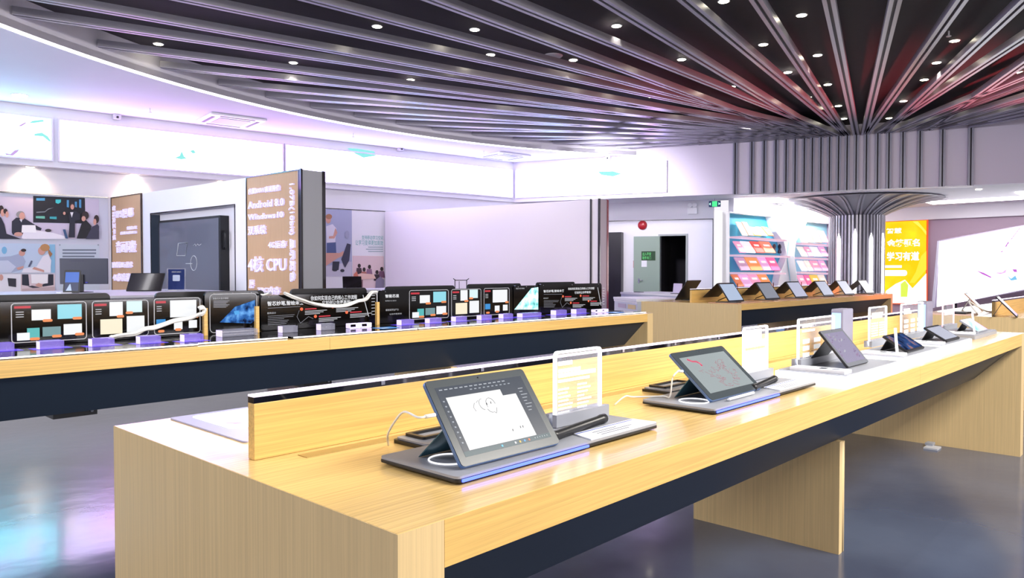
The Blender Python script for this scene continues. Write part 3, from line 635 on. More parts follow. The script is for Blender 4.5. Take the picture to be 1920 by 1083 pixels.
layered(p3, 'printed_picture', BWP, [
    (col(226, 205, 208), [(41, 514), (103, 514), (103, 552), (41, 552)]), (col(236, 232, 236), [(-60, 514), (39, 514), (39, 552), (-60, 552)]), (SUIT, [(41, 514), (53, 514), (55, 536), (41, 534)]), (SUIT, [(90, 514), (100, 514), (100, 534), (80, 537), (78, 533), (90, 530)]),
    (col(250, 244, 244), [(58, 514), (90, 514), (89, 531), (59, 531)]), (SK, [(66, 534), (72, 530), (80, 533), (78, 538), (70, 537)]), (col(60, 55, 70), [(52, 537), (60, 535), (76, 539), (66, 541)]), (col(50, 50, 60), [(14, 521), (30, 522), (30, 538), (16, 536)]), (SK, ell(2, 520, 4, 6)), (col(200, 175, 175), [(41, 541), (103, 537), (103, 552), (41, 552)])], .013)
p4 = poster('grey text board with lines of small print beside the doctor poster', [(110, 457), (187, 545)], col(200, 210, 222))
mb = MB()
for k in range(3): mb.pq(col(120, 130, 145), BWP, [(117, 467 + 6 * k), (180 - 3 * (k == 2), 467 + 6 * k), (180 - 3 * (k == 2), 470 + 6 * k), (117, 470 + 6 * k)], .014)
mb.pq(col(150, 160, 175), BWP, ell(112, 459, 1.5, 1.5), .014); mb.pq(col(150, 160, 175), BWP, ell(184, 459, 1.5, 1.5), .014); mb.build('printed_text', p4)
# posters right of the first partition
bb = thing('poster_backing', BWP.P(BWP.uv(612, 500)[0], 0), 'white display board carrying the classroom pictures between the partitions', 'display board')
ua_, ub_ = BWP.uv(600, 500)[0], BWP.uv(722, 500)[0]; vt = BWP.uv(650, 393)[1]
MB().pbox(col(238, 236, 244), BWP, ua_, ub_, .2, vt, .001, .006).build('board', bb)
MB().pbox(TRIMD, BWP, ua_, ub_, vt, vt + .015, .001, .02).build('top_trim', bb)
p5 = thing('poster', BWP.P(BWP.uv(630, 500)[0], 0), 'tall poster of a woman in white standing behind hands on a tablet', 'poster')
a, c = BWP.uv(605, 518), BWP.uv(659, 394); MB().pbox(col(150, 156, 190), BWP, a[0], c[0], a[1], c[1], .008, .014).build('board', p5)
layered(p5, 'printed_picture', BWP, [
    (col(172, 176, 205), [(605, 392), (659, 395), (659, 518), (605, 518)]), (col(205, 200, 218), [(605, 500), (659, 490), (659, 518), (605, 518)]), (col(80, 95, 140), [(612, 455), (629, 454), (630, 474), (612, 474)]), (col(226, 222, 236), [(611, 424), (623, 420), (630, 428), (628, 454), (612, 455)]),
    (SK, ell(615, 411, 5, 8)), (col(170, 120, 90), ell(616, 406, 6, 5)), (SK, [(628, 427), (632, 436), (626, 447), (616, 447), (616, 443), (624, 442)]), (col(52, 54, 70), [(623, 490), (636, 490), (634, 506), (622, 506)]), (SK, [(605, 474), (636, 474), (643, 470), (645, 478), (632, 484), (605, 502)]),
    (col(60, 60, 84), [(639, 486), (650, 456), (657, 458), (654, 488), (646, 502)]), (col(50, 50, 62), ell(627, 506, 5, 2.5)), (col(50, 50, 62), ell(641, 507, 4, 3)), (col(160, 162, 190), ell(650, 440, 4, 8))], .015)
p6 = thing('poster', BWP.P(BWP.uv(690, 500)[0], 0), 'poster of students around a table below lines of teal lettering', 'poster')
a, c = BWP.uv(661, 551), BWP.uv(719, 480); MB().pbox(col(235, 205, 205), BWP, a[0], c[0], a[1], c[1], .008, .014).build('board', p6)
it = [(col(232, 206, 212), [(661, 480), (719, 481), (719, 551), (661, 551)])]
for x, y, c in ((673, 498, (70, 50, 60)), (682, 505, (190, 120, 110)), (692, 500, (150, 110, 140)), (715, 504, (120, 80, 110)), (706, 510, (60, 45, 60))): it += [(HR, ell(x, y, 3, 4)), (col(*c), [(x - 5, y + 4), (x + 4, y + 4), (x + 6, y + 16), (x - 6, y + 16)])]
it += [(col(240, 200, 190), [(664, 516), (676, 512), (700, 514), (704, 522), (672, 524)]), (col(110, 70, 80), [(677, 524), (679, 524), (679, 545), (677, 545)]), (col(140, 130, 160), [(704, 524), (712, 518), (719, 524), (718, 551), (702, 545)]), (col(220, 130, 110), [(662, 514), (668, 508), (674, 528), (664, 534)])]
layered(p6, 'printed_picture', BWP, it, .015)
ptxt('支持移动学习空间', col(70, 170, 170), BWP, (678, 449), (718, 442), .008, p6); ptxt('让学习变得更加高效', col(70, 170, 170), BWP, (666, 459), (718, 451), .008, p6)
mb = MB()
for k in range(3): mb.pq(col(170, 185, 195), BWP, [(690 - 4 * (k == 1), 462 + 4 * k), (718, 462 + 4 * k), (718, 464 + 4 * k), (690 - 4 * (k == 1), 464 + 4 * k)], .009)
mb.build('printed_text', p6)

# ================================================================== SHELF WALL
S0 = SHP.uv(1352, 480)[0]; S1 = SHP.uv(1562, 480)[0]
mb = MB(); mb.pbox(scr(255, 252, 255, e=.9), SHP, SHP.uv(1338, 480)[0], SHP.uv(1351, 480)[0], 0, SHP.uv(1345, 395)[1], .002, .05)
mb.build('light_column', label='bright white upright strip at the left end of the book shelves', cat='light strip')
CYAN = col(70, 180, 215); PINKE = scr(245, 205, 235, e=.5)
def case(label, outline, boards, back, tintlab):
    t = thing('bookcase', SHP.P(SHP.uv(*outline[0])[0], 0), label, 'bookcase')
    MB().prism(back, [SHP.P(*SHP.uv(*p), .003) for p in outline], SHP.N * .02).build('back_panel', t)
    n = len(outline); mb = MB()
    for i in range(n):
        a = SHP.uv(*outline[i]); c = SHP.uv(*outline[(i + 1) % n]); A = SHP.P(*a, .024); B = SHP.P(*c, .024); e = (B - A).normalized(); m_ = e.cross(SHP.N) * .03
        mb.prism(WHITE2, [A, B, B + m_, A + m_], SHP.N * .2)
    mb.build('side_panel', t)
    for (x0, y0, x1, y1) in boards:
        a = SHP.uv(x0, y0); c = SHP.uv(x1, y1)
        MB().prism(PINKE, [SHP.P(*a, .024), SHP.P(*c, .024), SHP.P(c[0], c[1] - .05, .024), SHP.P(a[0], a[1] - .05, .024)], SHP.N * .32).build('shelf', t)
    return t
case('left bookcase with cyan back and angled sides', [(1352, 397), (1434, 405), (1442, 434), (1456, 452), (1463, 480), (1450, 512), (1440, 560), (1352, 560)], [(1366, 443, 1454, 450), (1366, 477, 1460, 480), (1366, 510, 1452, 511), (1366, 539, 1440, 541)], CYAN, '')
case('right bookcase with pink lit shelves beside the column', [(1478, 452), (1500, 414), (1560, 420), (1560, 560), (1485, 560), (1475, 480)], [(1482, 455, 1556, 460), (1478, 482, 1556, 485), (1480, 509, 1556, 512), (1484, 540, 1556, 542)], col(150, 215, 235), '')
BC = {'orange': (238, 150, 90), 'yellow': (245, 200, 90), 'cream': (245, 228, 215), 'tan': (226, 172, 150), 'pink': (236, 160, 190), 'white': (246, 236, 240), 'red': (225, 90, 80), 'coral': (240, 140, 110), 'mauve': (190, 150, 180), 'lilac': (225, 170, 215), 'magenta': (235, 110, 160), 'rust': (215, 120, 80)}
def book(px0, px1, pyt, pyb, c, row, lean=5):
    a = SHP.uv(px0, pyb); d = SHP.uv(px1, pyb); h = SHP.uv(px0, pyt)[1]; t = .03
    u0, u1 = a[0] + .01, d[0] - .01; v0 = a[1]; sh = lean * .01
    pts = [SHP.P(u0, v0, .30), SHP.P(u1, v0, .30), SHP.P(u1 - sh, h, .12), SHP.P(u0 - sh, h, .12)]
    nn = (pts[1] - pts[0]).cross(pts[3] - pts[0]).normalized()
    if nn.dot(SHP.N) < 0: nn = -nn
    o = thing('book', pts[0] + (pts[1] - pts[0]) / 2, '%s book on %s' % (c, row), 'book', 'books on the lit shelves')
    MB().prism(col(*BC[c], e=.35), pts, nn * -t).build('cover', o)
    e = .12
    def lp(a_, b_, n): return pts[0] + (pts[1] - pts[0]) * a_ + (pts[3] - pts[0]) * b_ + nn * n
    MB().add(col(250, 244, 236, e=.35), [lp(.2, .55, .002), lp(.8, .55, .002), lp(.8, .72, .002), lp(.2, .72, .002)], [(0, 1, 2, 3)]).build('title_print', o)
R = ['the top shelf of the left bookcase', 'the second shelf of the left bookcase', 'the third shelf of the left bookcase', 'the bottom shelf of the left bookcase']
for x0, x1, c, yt in ((1373, 1383, 'cream', 416), (1384, 1394, 'tan', 416), (1395, 1409, 'yellow', 425), (1410, 1420, 'white', 425), (1421, 1432, 'orange', 425)): book(x0, x1, yt, 441, c, R[0])
for x0, x1, c in ((1368, 1380, 'pink'), (1381, 1398, 'white'), (1399, 1415, 'red'), (1416, 1436, 'coral')): book(x0, x1, 452, 473, c, R[1])
for x0, x1, c in ((1370, 1388, 'mauve'), (1389, 1412, 'orange'), (1413, 1428, 'lilac'), (1429, 1445, 'magenta')): book(x0, x1, 482, 506, c, R[2])
for x0, x1, c in ((1364, 1376, 'rust'), (1377, 1394, 'lilac'), (1395, 1412, 'pink'), (1413, 1430, 'orange')): book(x0, x1, 514, 536, c, R[3])
R = ['the top shelf of the right bookcase', 'the second shelf of the right bookcase', 'the third shelf of the right bookcase', 'the bottom shelf of the right bookcase']
for k, (yt, yb) in enumerate(((432, 454), (462, 480), (488, 507), (515, 538))):
    for x0, x1, c in ((1486, 1497, ('white', 'cream', 'white', 'pink')[k]), (1499, 1508, ('cream', 'pink', 'cream', 'magenta')[k]), (1510, 1524, ('tan', 'white', 'pink', 'yellow')[k]), (1526, 1537, ('pink', 'lilac', 'lilac', 'cream')[k])): book(x0, x1, yt, yb, c, R[k], -2)
for k, (px, c) in enumerate(((1439, (90, 80, 90)), (1449, (40, 36, 60)))):
    a = SHP.uv(px, 475); MB().lathe(col(*c), SHP.P(a[0], a[1] + .0, .2), [(.05, 0), (.06, .04), (.03, .12), (.05, .18), (.04, .24), (.005, .27)], 12).build('figurine', label=('round grey figurine on the second shelf of the left bookcase', 'dark figurine at the right end of the second shelf')[k], cat='figurine')
# yellow poster and slanted lightbox
yl = DSP.uv(1660, 500)[0]; yr = DSP.uv(1737, 500)[0]; yt = DSP.uv(1738, 413)[1]; yb = DSP.uv(1738, 568)[1]
yp = thing('poster', DSP.P((yl + yr) / 2, .5), 'tall lit yellow poster with white lettering just right of the column', 'poster')
MB().pbox(scr(255, 96, 40, e=.9), DSP, yl - 1.0, yr + .04, yb - .05, yt + .03, .001, .05).build('red_frame', yp)
MB().pbox(ledmat('yellow_print', [(250, 178, 20), (250, 190, 35), (255, 215, 30)], 1.2, 1.0, (.4, .55, .7)), DSP, yl - .96, yr, yb, yt, .05, .055).build('print_sheet', yp)
WL = scr(255, 255, 250, e=1.3)
layered(yp, 'printed_shapes', DSP, [(scr(255, 245, 90, e=1.1), [(1712, 415), (1722, 415), (1738, 434), (1738, 441), (1728, 428)]), (scr(250, 235, 60, e=1.1), [(1728, 480), (1738, 470), (1738, 505), (1716, 530), (1706, 530), (1718, 510)]), (WL, [(1660, 560), (1662, 545), (1680, 532), (1698, 524), (1712, 540), (1738, 512), (1738, 568), (1660, 568)]), (scr(235, 255, 90, e=1), [(1690, 532), (1698, 526), (1704, 534), (1702, 556), (1690, 556)])], .057)
ptxt('智慧', WL, DSP, (1663, 438), (1692, 427), .063, yp, bold=.03); ptxt('金榜题名', WL, DSP, (1664, 463), (1726, 447), .063, yp, bold=.035); ptxt('学习有道', WL, DSP, (1664, 489), (1725, 471), .063, yp, bold=.035)
mb = MB(); a = DSP.uv(1655, 517); c = DSP.uv(1702, 506); mb.prr(WL, DSP, a[0], c[0], a[1], c[1], .08, .056, .064); a = DSP.uv(1660, 502); c = DSP.uv(1692, 497); mb.pbox(WL, DSP, a[0], c[0], a[1], c[1], .056, .064); mb.build('pill_prints', yp)
XL = 23.1
LBP = PL((XL, 8, 0), (0, -1, 0)); lb = thing('slanted_lightbox', LBP.P(LBP.uv(1800, 500)[0], 1.0), 'huge slanted white light box with purple brush marks at the right', 'light box')
cor = [(1762, 453), (2100, 392), (2086, 508), (1757, 575)]
MB().prism(mat('lightbox_frame', (178, 166, 190), .3), [LBP.P(*LBP.uv(*p), 0) for p in [(1757, 451), (2104, 388), (2090, 512), (1747, 577)]], LBP.N * -.16).build('frame', lb)
MB().prism(LEDF, [LBP.P(*LBP.uv(*p), .001) for p in [(1758, 452), (1762, 451), (1752, 577), (1747, 577)]], LBP.N * .03).build('frame_edge', lb)
MB().prism(scr(255, 255, 255, e=4), [LBP.P(*LBP.uv(*p), .001) for p in cor], LBP.N * .02).build('lit_panel', lb)
PU = scr(200, 90, 215, e=.8)
for m_, pts in [(PU, [(1829, 506), (1845, 511), (1860, 519), (1858, 521), (1842, 514)]), (scr(245, 190, 250, e=1), [(1865, 511), (1880, 510), (1888, 503), (1886, 511), (1876, 514)]), (PU, [(1888, 462), (1892, 451), (1892, 456), (1884, 463)]), (PU, [(1872, 471), (1878, 471), (1881, 468), (1880, 473)]), (scr(120, 200, 245, e=.9), [(1886, 514), (1896, 522), (1904, 516), (1908, 524), (1896, 526)]), (PU, [(1898, 505), (1906, 504), (1908, 510), (1902, 510)]), (PU, [(1895, 449), (1912, 427), (1913, 428), (1896, 450)])]:
    MB().pq(m_, LBP, pts, .024).build('brush_mark', lb)
mb = MB()
for px in (1770, 1790): a = LBP.uv(px, 565); mb.tube(TRIMD, [LBP.P(a[0], 0, -.1), LBP.P(a[0], a[1], -.1)], .04)
mb.build('support_leg', lb)

# ================================================================== TABLES
H = .85; TE = .10; AP = .083
def table(label, x0, y0, L, W, legs, dv, seam=None, posts=()):
    t = thing('display_table', (x0 + L / 2, y0 + W / 2, 0), label, 'table'); x1 = x0 + L; y1 = y0 + W
    mb = MB(); xs = [x0 + TE] + ([seam] if seam else []) + [x1 - TE]
    MB().box(WOODT, (x0 + .0015, y0 + .0015, H - .02), (x1 - .0015, y1 - .0015, H)).build('tabletop', t)
    for a, c in zip(xs[:-1], xs[1:]): MB().box(WOODX, (a + .0008, y0, H - AP), (c - .0008, y1, H - .0005)).build('apron', t)
    for a in (x0, x1 - TE): MB().box(WOODZ, (a, y0, 0), (a + TE, y1, H - .0005)).build('end_panel', t)
    for s_, yy in ((1, y0), (-1, y1)):
        a = yy + s_ * .03; c = yy + s_ * .28
        MB().add(NAVY, [(x0 + TE, a, H - AP - .001), (x1 - TE, a, H - AP - .001), (x1 - TE, c, H - .335), (x0 + TE, c, H - .335), (x0 + TE, a + s_ * .03, H - AP - .001), (x1 - TE, a + s_ * .03, H - AP - .001), (x1 - TE, c + s_ * .02, H - .335), (x0 + TE, c + s_ * .02, H - .335)],
                 [(0, 1, 2, 3), (4, 7, 6, 5), (3, 2, 6, 7), (0, 4, 5, 1), (0, 3, 7, 4), (1, 5, 6, 2)]).build('sloping_soffit', t)
    for lx in legs:
        mb = MB(); mb.box(WOODZ, (lx, y0 + .26, 0), (lx + .035, y1 - .26, H - .34))
        mb.prism(WOODZ, [(lx, y0 + .26, H - .36), (lx, y0 + .29, H - .34), (lx, y0 + .12, H - .17), (lx, y0 + .1, H - .19)][:0] or [(lx + .001, y0 + .262, 0), (lx + .001, y0 + .285, 0), (lx + .001, y0 + .285, H - .337), (lx + .001, y0 + .262, H - .337)], (.001, 0, 0))
        mb.build('leg_panel', t)
        MB().lathe(WOODZ, (lx + .052, y0 + .275, 0), [(.016, 0), (.016, H - .35)], 16).box(WOODZ, (lx + .0355, y0 + .262, 0), (lx + .068, y1 - .262, H - .345)).build('leg_trim', t)
    for (a, c, y, h) in dv:
        d = MB().box(WOODX, (a, y - .014, H + .0005), (c, y + .014, H + h)).build('divider', t, bevel=.001)
        mb = MB(); mb.box(mat('rail_gloss', (30, 28, 38), .08, .6, coat=1), (a, y - .0135, H + h), (c, y + .0135, H + h + .014)).build('top_rail', d)
        mb = MB(); mb.box(mat('rail_glint', (245, 225, 255), .2, emit=1.2), (a, y + .004, H + h + .0142), (c, y + .0135, H + h + .0185)).build('rail_glint_line', d)  # bright highlight on the glossy rail, put in as an emissive strip
        k = a + .35
        while k < c: MB().box(CHROME, (k, y - .016, H + h + .004), (k + .012, y + .012, H + h + .0142)).build('rail_clip', d); k += .36
    return t
mt = table('long oak display table in the foreground with tablets on lit boards', 0, 0, 5.49, 1.25, (2.70,), [(.076, 5.3, .624, .128)], seam=2.95)
MB().box(mat('slot_tan', (186, 156, 92), .5), (.17, .545, H), (5.2, .585, H + .0012)).build('cable_slot', mt)
rtb = table('long oak display table in the middle row with black product boards', -1.9, 3.25, 7.76, 1.25, (.2 - 1.9 + .3, 3.3), [], seam=2.0)
for px in (385, 482, 708):
    x = on(1, 3.80, px, 610).x; MB().box(WOODX, (x - .012, 3.79, H + .0005), (x + .012, 3.815, H + .19)).build('divider_post', rtb)
t3 = table('oak display table in front of the ribbed column with six leaning tablets', 8.46, 3.6, 6.5, 1.5, (11.7,), [(8.57, 14.7, 4.36, .17)])
t4 = table('oak display table at the far right edge beyond the foreground table', 7.5, 0.0, 4.6, 1.25, (10,), [(7.85, 12.0, .62, .13)])

# ------------------------------------------------------------------ lit boards with tablets on the foreground table
BLUE = scr(70, 90, 255, e=5); CARDW = mat('card_white', (235, 238, 248), .4); INK = col(70, 76, 90)
def board(x0, x1, y0, y1, label, card=True):
    t = thing('display_board', ((x0 + x1) / 2, (y0 + y1) / 2, H), label, 'display stand')
    pl = PL((0, 0, H), (1, 0, 0), (0, 1, 0))
    MB().prr(DARK, pl, x0, x1, y0, y1, .012, .0045, .0125).build('underside', t, bevel=.002)
    MB().prr(GREY, pl, x0 + .001, x1 - .001, y0 + .001, y1 - .001, .012, .0126, .018).build('top_plate', t)
    MB().box(BLUE, (x0 + .012, y0 - .0035, H + .006), (x0 + .012 + (x1 - x0) * .56, y0 - .0005, H + .0115)).build('blue_light_strip', t)
    for sx in (x0 + .03, x1 - .06):
        MB().box(DARK, (sx, y0 + .03, H + .0002), (sx + .03, y1 - .03, H + .0044)).build('foot', t)
    if card:
        xa = x0 + (x1 - x0) * .60
        c = MB().prism(CARDW, [(xa, y0 + .004, H + .0182), (x1 - .006, y0 + .004, H + .0182), (x1 - .012, y0 + .075, H + .0182), (xa + .02, y0 + .075, H + .0182)], (0, 0, .003)).build('price_card', t)
        mb = MB()
        for k in range(3): mb.box(INK, (xa + .06, y0 + .016 + k * .014, H + .0213), (xa + .06 + (.12, .15, .10)[k], y0 + .019 + k * .014, H + .0216))
        mb.box(scr(90, 120, 230, e=.3), (xa + .02, y0 + .064, H + .0213), (x1 - .03, y0 + .068, H + .0216))
        mb.build('card_print', t)
    c0 = V((x0 + .085, y0 + .115, H + .0195))
    MB().tube(mat('ring_white', (250, 250, 255), .4, emit=.6), [c0 + V((.046 * math.cos(a * math.pi / 16), .046 * math.sin(a * math.pi / 16), 0)) for a in range(32)], .0019, 6, True).build('white_ring', t)
    # charging bar
    yb = y0 + (y1 - y0) * .30; xa = x0 + (x1 - x0) * .50; pa = V((xa, yb - .012, H + .0305)); pb = V((xa + .27, yb + .03, H + .0305)); dd = (pb - pa).normalized()
    mb = MB(); mb.lathe(DARK, pa, [(.003, 0), (.0115, .002), (.012, .012), (.0115, .245), (.013, .247), (.013, .268), (.003, .272)], 18, dd); mb.build('pen_holder', t)
    return t
def sign(pos, w, h, label, lines, ndark=False, rim=RIM, base=True):
    x, y, z = pos; t = thing('acrylic_sign', pos, label, 'sign'); pl = PL((x, y, z), (1, 0, 0))
    MB().prr(clear('clear_acrylic', (240, 240, 255), .12), pl, 0, w, .0, h, .012, -.004, .004).build('acrylic_plate', t)
    MB().frame(rim, pl, -.001, w + .001, -.001, h + .001, .013, .0065, -.0045, .0045).build('lit_rim', t)
    if base: MB().pbox(GREY, pl, -.015, w + .015, -.008, .024, .0055, .02).pbox(GREY, pl, -.015, w + .015, -.008, .024, -.02, -.0055).build('base_bar', t)
    T = mat('sign_print', (255, 255, 255), .5, emit=.35)
    for (a, c, d, e) in lines: MB().pbox(T, pl, a * w, c * w, d * h, e * h, .0046, .0052).build('printed_line', t)
    return t
def slablet(BL, w, h, tilt, label, name='tablet', th=.010, body=BLUEM, bez=BEZEL, ang=0, kick=None, kcol=TEAL, screen=None, bw=.02, group=None, klen=None, scrmat=None):
    t = thing(name, BL, label, 'tablet', group); a = math.radians(ang); X = V((math.cos(a), math.sin(a), 0)); Bk = V((-X.y, X.x, 0)); tt = math.radians(tilt)
    U = Bk * math.cos(tt) + V((0, 0, math.sin(tt))); pl = PL(V(BL) , X, U)
    lift = th * math.cos(tt) + .0004
    pl.O = pl.O + V((0, 0, lift))
    MB().prr(body, pl, 0, w, 0, h, .010, -th, -.001).build('body', t, bevel=.0015)
    MB().prr(bez, pl, .0012, w - .0012, .0012, h - .0012, .009, -.001, .0006).build('bezel', t)
    if scrmat is not None:
        s_ = MB().pbox(scrmat, pl, bw, w - bw, bw, h - bw, .0007, .0009).build('screen', t)
        if screen: screen(t, s_, pl, w, h, bw)
    MB().lathe(DARK, pl.P(w / 2, h - bw * .45, .0006), [(.0022, 0), (.0022, .0004)], 10, pl.N).build('camera_lens', t)
    if kick:
        # kickstand plate from the back of the slab down to the surface behind
        hp = pl.P(0, h * kick, -th - .001); zz = BL[2] + .001; k0, k1 = .03 * w, .80 * w
        if klen is None: klen = .55
        foot = hp + Bk * ((hp.z - zz) * klen); foot.z = zz
        MB().prism(kcol, [hp + X * k0, hp + X * k1, foot + X * k1, foot + X * k0], (Bk * .003)).build('kickstand', t)
    return t, pl
def ui1(t, s_, pl, w, h, bw):
    mb = MB(); W_ = w - 2 * bw; H_ = h - 2 * bw; g = lambda a, c: (bw + a * W_, bw + c * H_)
    def q(m, a, c, d, e, n=.001): mb.poly(m, pl, [g(a, c), g(d, c), g(d, e), g(a, e)], n)
    TB = scr(74, 84, 100, e=.55); CV = scr(255, 255, 255, e=1.0)
    q(scr(70, 100, 112, e=.6), 0, 0, 1, .07); q(TB, 0, .86, 1, 1); q(CV, .065, .075, .84, .84, .0012); q(TB, .86, .08, 1, .85); q(TB, 0, .08, .055, .85); q(TB, .68, .74, .86, .87, .0014)
    for k in range(14): q(scr(205, 212, 222, e=.6), .03 + k * .055, .95, .03 + k * .055 + .035, .965, .0016)
    for k in range(10): q(scr(190, 198, 210, e=.5), .35 + k * .05, .90, .35 + k * .05 + .025, .915, .0016)
    for k in range(9): q(scr(190, 198, 210, e=.5), .02, .78 - k * .075, .038, .80 - k * .075, .0016)
    for k in range(8): q(scr(200, 206, 215, e=.5), .89, .80 - k * .05, .89 + (.06, .04, .08)[k % 3], .812 - k * .05, .0016)
    for k, c in enumerate(((90, 200, 230), (230, 230, 235), (240, 200, 80), (80, 170, 240), (240, 120, 60))): q(scr(*c, e=.9), .40 + k * .055 + (.1 if k else 0), .02, .42 + k * .055 + (.1 if k else 0), .05, .0016)
    for k in range(6): q(scr(200, 215, 220, e=.6), .80 + k * .03, .03, .81 + k * .03, .045, .0016)
    mb.build('app_window', s_)
    mb = MB(); Lc = scr(60, 62, 70, e=.2)
    def line(pts): mb.tube(Lc, [pl.P(*g(a, c), .0016) for a, c in pts], .0004, 4)
    line([(.42 + .045 * math.cos(k * .5), .66 + .085 * math.sin(k * .5)) for k in range(3, 10)]); line([(.50 + .05 * math.cos(k * .5), .64 + .10 * math.sin(k * .5)) for k in range(0, 8)])
    line([(.44, .58), (.455, .54), (.48, .52), (.50, .525), (.515, .50), (.53, .53), (.545, .58)]); line([(.33, .70), (.30, .64), (.31, .58)]); line([(.35, .70), (.38, .73)])
    for a, c in ((.455, .64), (.505, .65), (.60, .20), (.70, .22), (.73, .22)): mb.tube(Lc, [pl.P(*g(a, c), .0016), pl.P(*g(a + .004, c + .03), .0016)], .0009, 5)
    mb.build('line_drawing', s_)
def ui2(t, s_, pl, w, h, bw):
    mb = MB(); W_ = w - 2 * bw; H_ = h - 2 * bw; g = lambda a, c: (bw + a * W_, bw + c * H_)
    RD = scr(222, 90, 120, e=.7)
    mb.tube(RD, [pl.P(*g(a, c), .001) for a, c in ((.12, .93), (.18, .86), (.25, .84), (.29, .78), (.29, .70))], .0035, 6)
    mb.build('red_brush_stroke', s_)
    mb = MB(); rnd = random.Random(3); R2 = scr(190, 120, 135, e=.5)
    for k in range(30):
        x, y = .2 + .65 * rnd.random(), .1 + .6 * rnd.random(); pts = []
        for j in range(7): x += rnd.uniform(-.06, .06); y += rnd.uniform(-.07, .07); pts.append(pl.P(*g(min(.95, max(.05, x)), min(.95, max(.05, y))), .0009))
        mb.tube(R2, pts, .0006, 4)
    mb.build('pencil_scribbles', s_)
def ui3(t, s_, pl, w, h, bw):
    mb = MB(); rnd = random.Random(5); W_ = w - 2 * bw; H_ = h - 2 * bw
    for k in range(26):
        x, y = rnd.random() * .85, rnd.random() * .9; a, c = .03 + rnd.random() * .12, .03 + rnd.random() * .08; c0 = rnd.choice([(205, 205, 220), (150, 130, 170), (190, 190, 200), (170, 140, 180)])
        mb.poly(scr(*c0, e=.4), pl, [(bw + x * W_, bw + y * H_), (bw + (x + a) * W_, bw + (y + c * .5) * H_), (bw + (x + a) * W_, bw + (y + c) * H_), (bw + x * W_, bw + (y + c * .7) * H_)], .001 + k * .00003)
    mb.build('map_picture', s_)
# 1
B1 = board(.25, .985, .13, .385, 'grey display board with blue edge light, nearest the table corner')
Z1 = H + .018
t1, _ = slablet((.289, .157, Z1), .308, .205, 53, 'large blue-framed tablet showing a line drawing, nearest the table corner', kick=.46, kcol=TEAL, klen=1.15, screen=ui1, scrmat=scr(74, 84, 100, e=.5), ang=-1)
sl = [(.05, .34, .80, .86), (.05, .52, .70, .75), (.05, .86, .63, .69), (.05, .72, .56, .60)] + [(.05, (.27, .24, .30, .26, .35, .33, .28)[k], .45 - k * .055, .475 - k * .055) for k in range(7)] + [(.45, (.66, .74, .68, .60, .76, .70, .66)[k], .48 - k * .055, .505 - k * .055) for k in range(7)]
sign((.752, .300, Z1 + .010), .20, .186, 'clear acrylic sign with white lines of print behind the nearest tablet', sl)
def cable(label, pts, r=.0025, cat='cable', plug=None):
    t = thing('charging_cable', pts[-1], label, cat)
    n = len(pts); P = []
    for i in range(n - 1):   # catmull-rom
        a, b_, c, d = V(pts[max(i - 1, 0)]), V(pts[i]), V(pts[i + 1]), V(pts[min(i + 2, n - 1)])
        for k in range(6):
            s_ = k / 6; P.append(.5 * ((2 * b_) + (c - a) * s_ + (2 * a - 5 * b_ + 4 * c - d) * s_ * s_ + (3 * b_ - a - 3 * c + d) * s_ ** 3))
    P.append(V(pts[-1])); MB().tube(CABLE, P, r, 8).build('cord', t)
    if plug: MB().tube(CABLE, [V(plug[0]), V(plug[1])], .0045, 8).build('plug', t)
    return t
pl0 = _
e0 = pl0.P(-.004, .205 * .62, -.006); e1 = pl0.P(-.030, .205 * .62, -.006)
cable('white charging cable plugged into the nearest tablet', [tuple(e1), tuple(e1 + V((-.012, .01, -.001))), tuple(on(1, .33, 757, 772)), tuple(on(1, .38, 738, 793)), tuple(on(1, .43, 727, 815)), tuple(on(2, H + .004, 728, 834))], plug=(e0, e1))
def ledge_thing(label, c, w, d):
    x, y, z = c; t = thing('keyboard_case', c, label, 'tablet case'); pl = PL((x, y, z), (1, 0, 0), (0, 1, 0))
    MB().prr(DARK, pl, 0, w, 0, d, .01, 0, .008).build('black_base', t); MB().prr(GREY, pl, .006, w - .006, .006, d - .006, .01, .0085, .013).build('grey_cover', t)
    MB().frame(DARK, pl, .03, w - .03, .05, d - .01, .008, .012, .0135, .02).build('raised_frame', t); return t
ledge_thing('black and grey keyboard case lying behind the nearest tablet', (.40, .395, H + .0005), .26, .135)
# 2
board(1.265, 2.045, .115, .37, 'grey display board with blue edge light under the tablet with red scribbles')
t2, pl2 = slablet((1.353, .17, Z1), .352, .203, 42, 'large blue-framed tablet with a red brush stroke and scribbles', kick=.5, kcol=TEAL, klen=.8, screen=ui2, scrmat=scr(172, 182, 184, e=.7), bw=.026)
pr_ = thing('stylus', (1.44, .155, Z1 + .001), 'white stylus lying along the bottom edge of the scribble tablet', 'stylus'); MB().tube(WHITE2, [(1.42, .150, Z1 + .006), (1.60, .152, Z1 + .006)], .005).build('barrel', pr_); MB().lathe(GREY, (1.42, .150, Z1 + .006), [(.005, 0), (.001, .012)], 8, (-1, 0, 0)).build('tip', pr_)
sign((1.84, .305, Z1 + .010), .20, .19, 'bright white acrylic sign behind the tablet with red scribbles', [(.04, .7, .74, .95), (.04, .96, .60, .74), (.05, .9, .08, .55)])
e0 = pl2.P(-.004, .203 * .64, -.006); e1 = pl2.P(-.026, .203 * .66, -.006)
cable('white charging cable plugged into the scribble tablet', [tuple(e1), tuple(e1 + V((-.025, .005, -.02))), tuple(e1 + V((-.015, .02, -.08))), (1.345, .34, H + .022), (1.27, .40, H + .022), (1.22, .40, H + .03), (1.19, .42, H + .004)], plug=(e0, e1))
ledge_thing('black and grey keyboard case lying behind the scribble tablet', (1.50, .395, H + .0005), .25, .13)
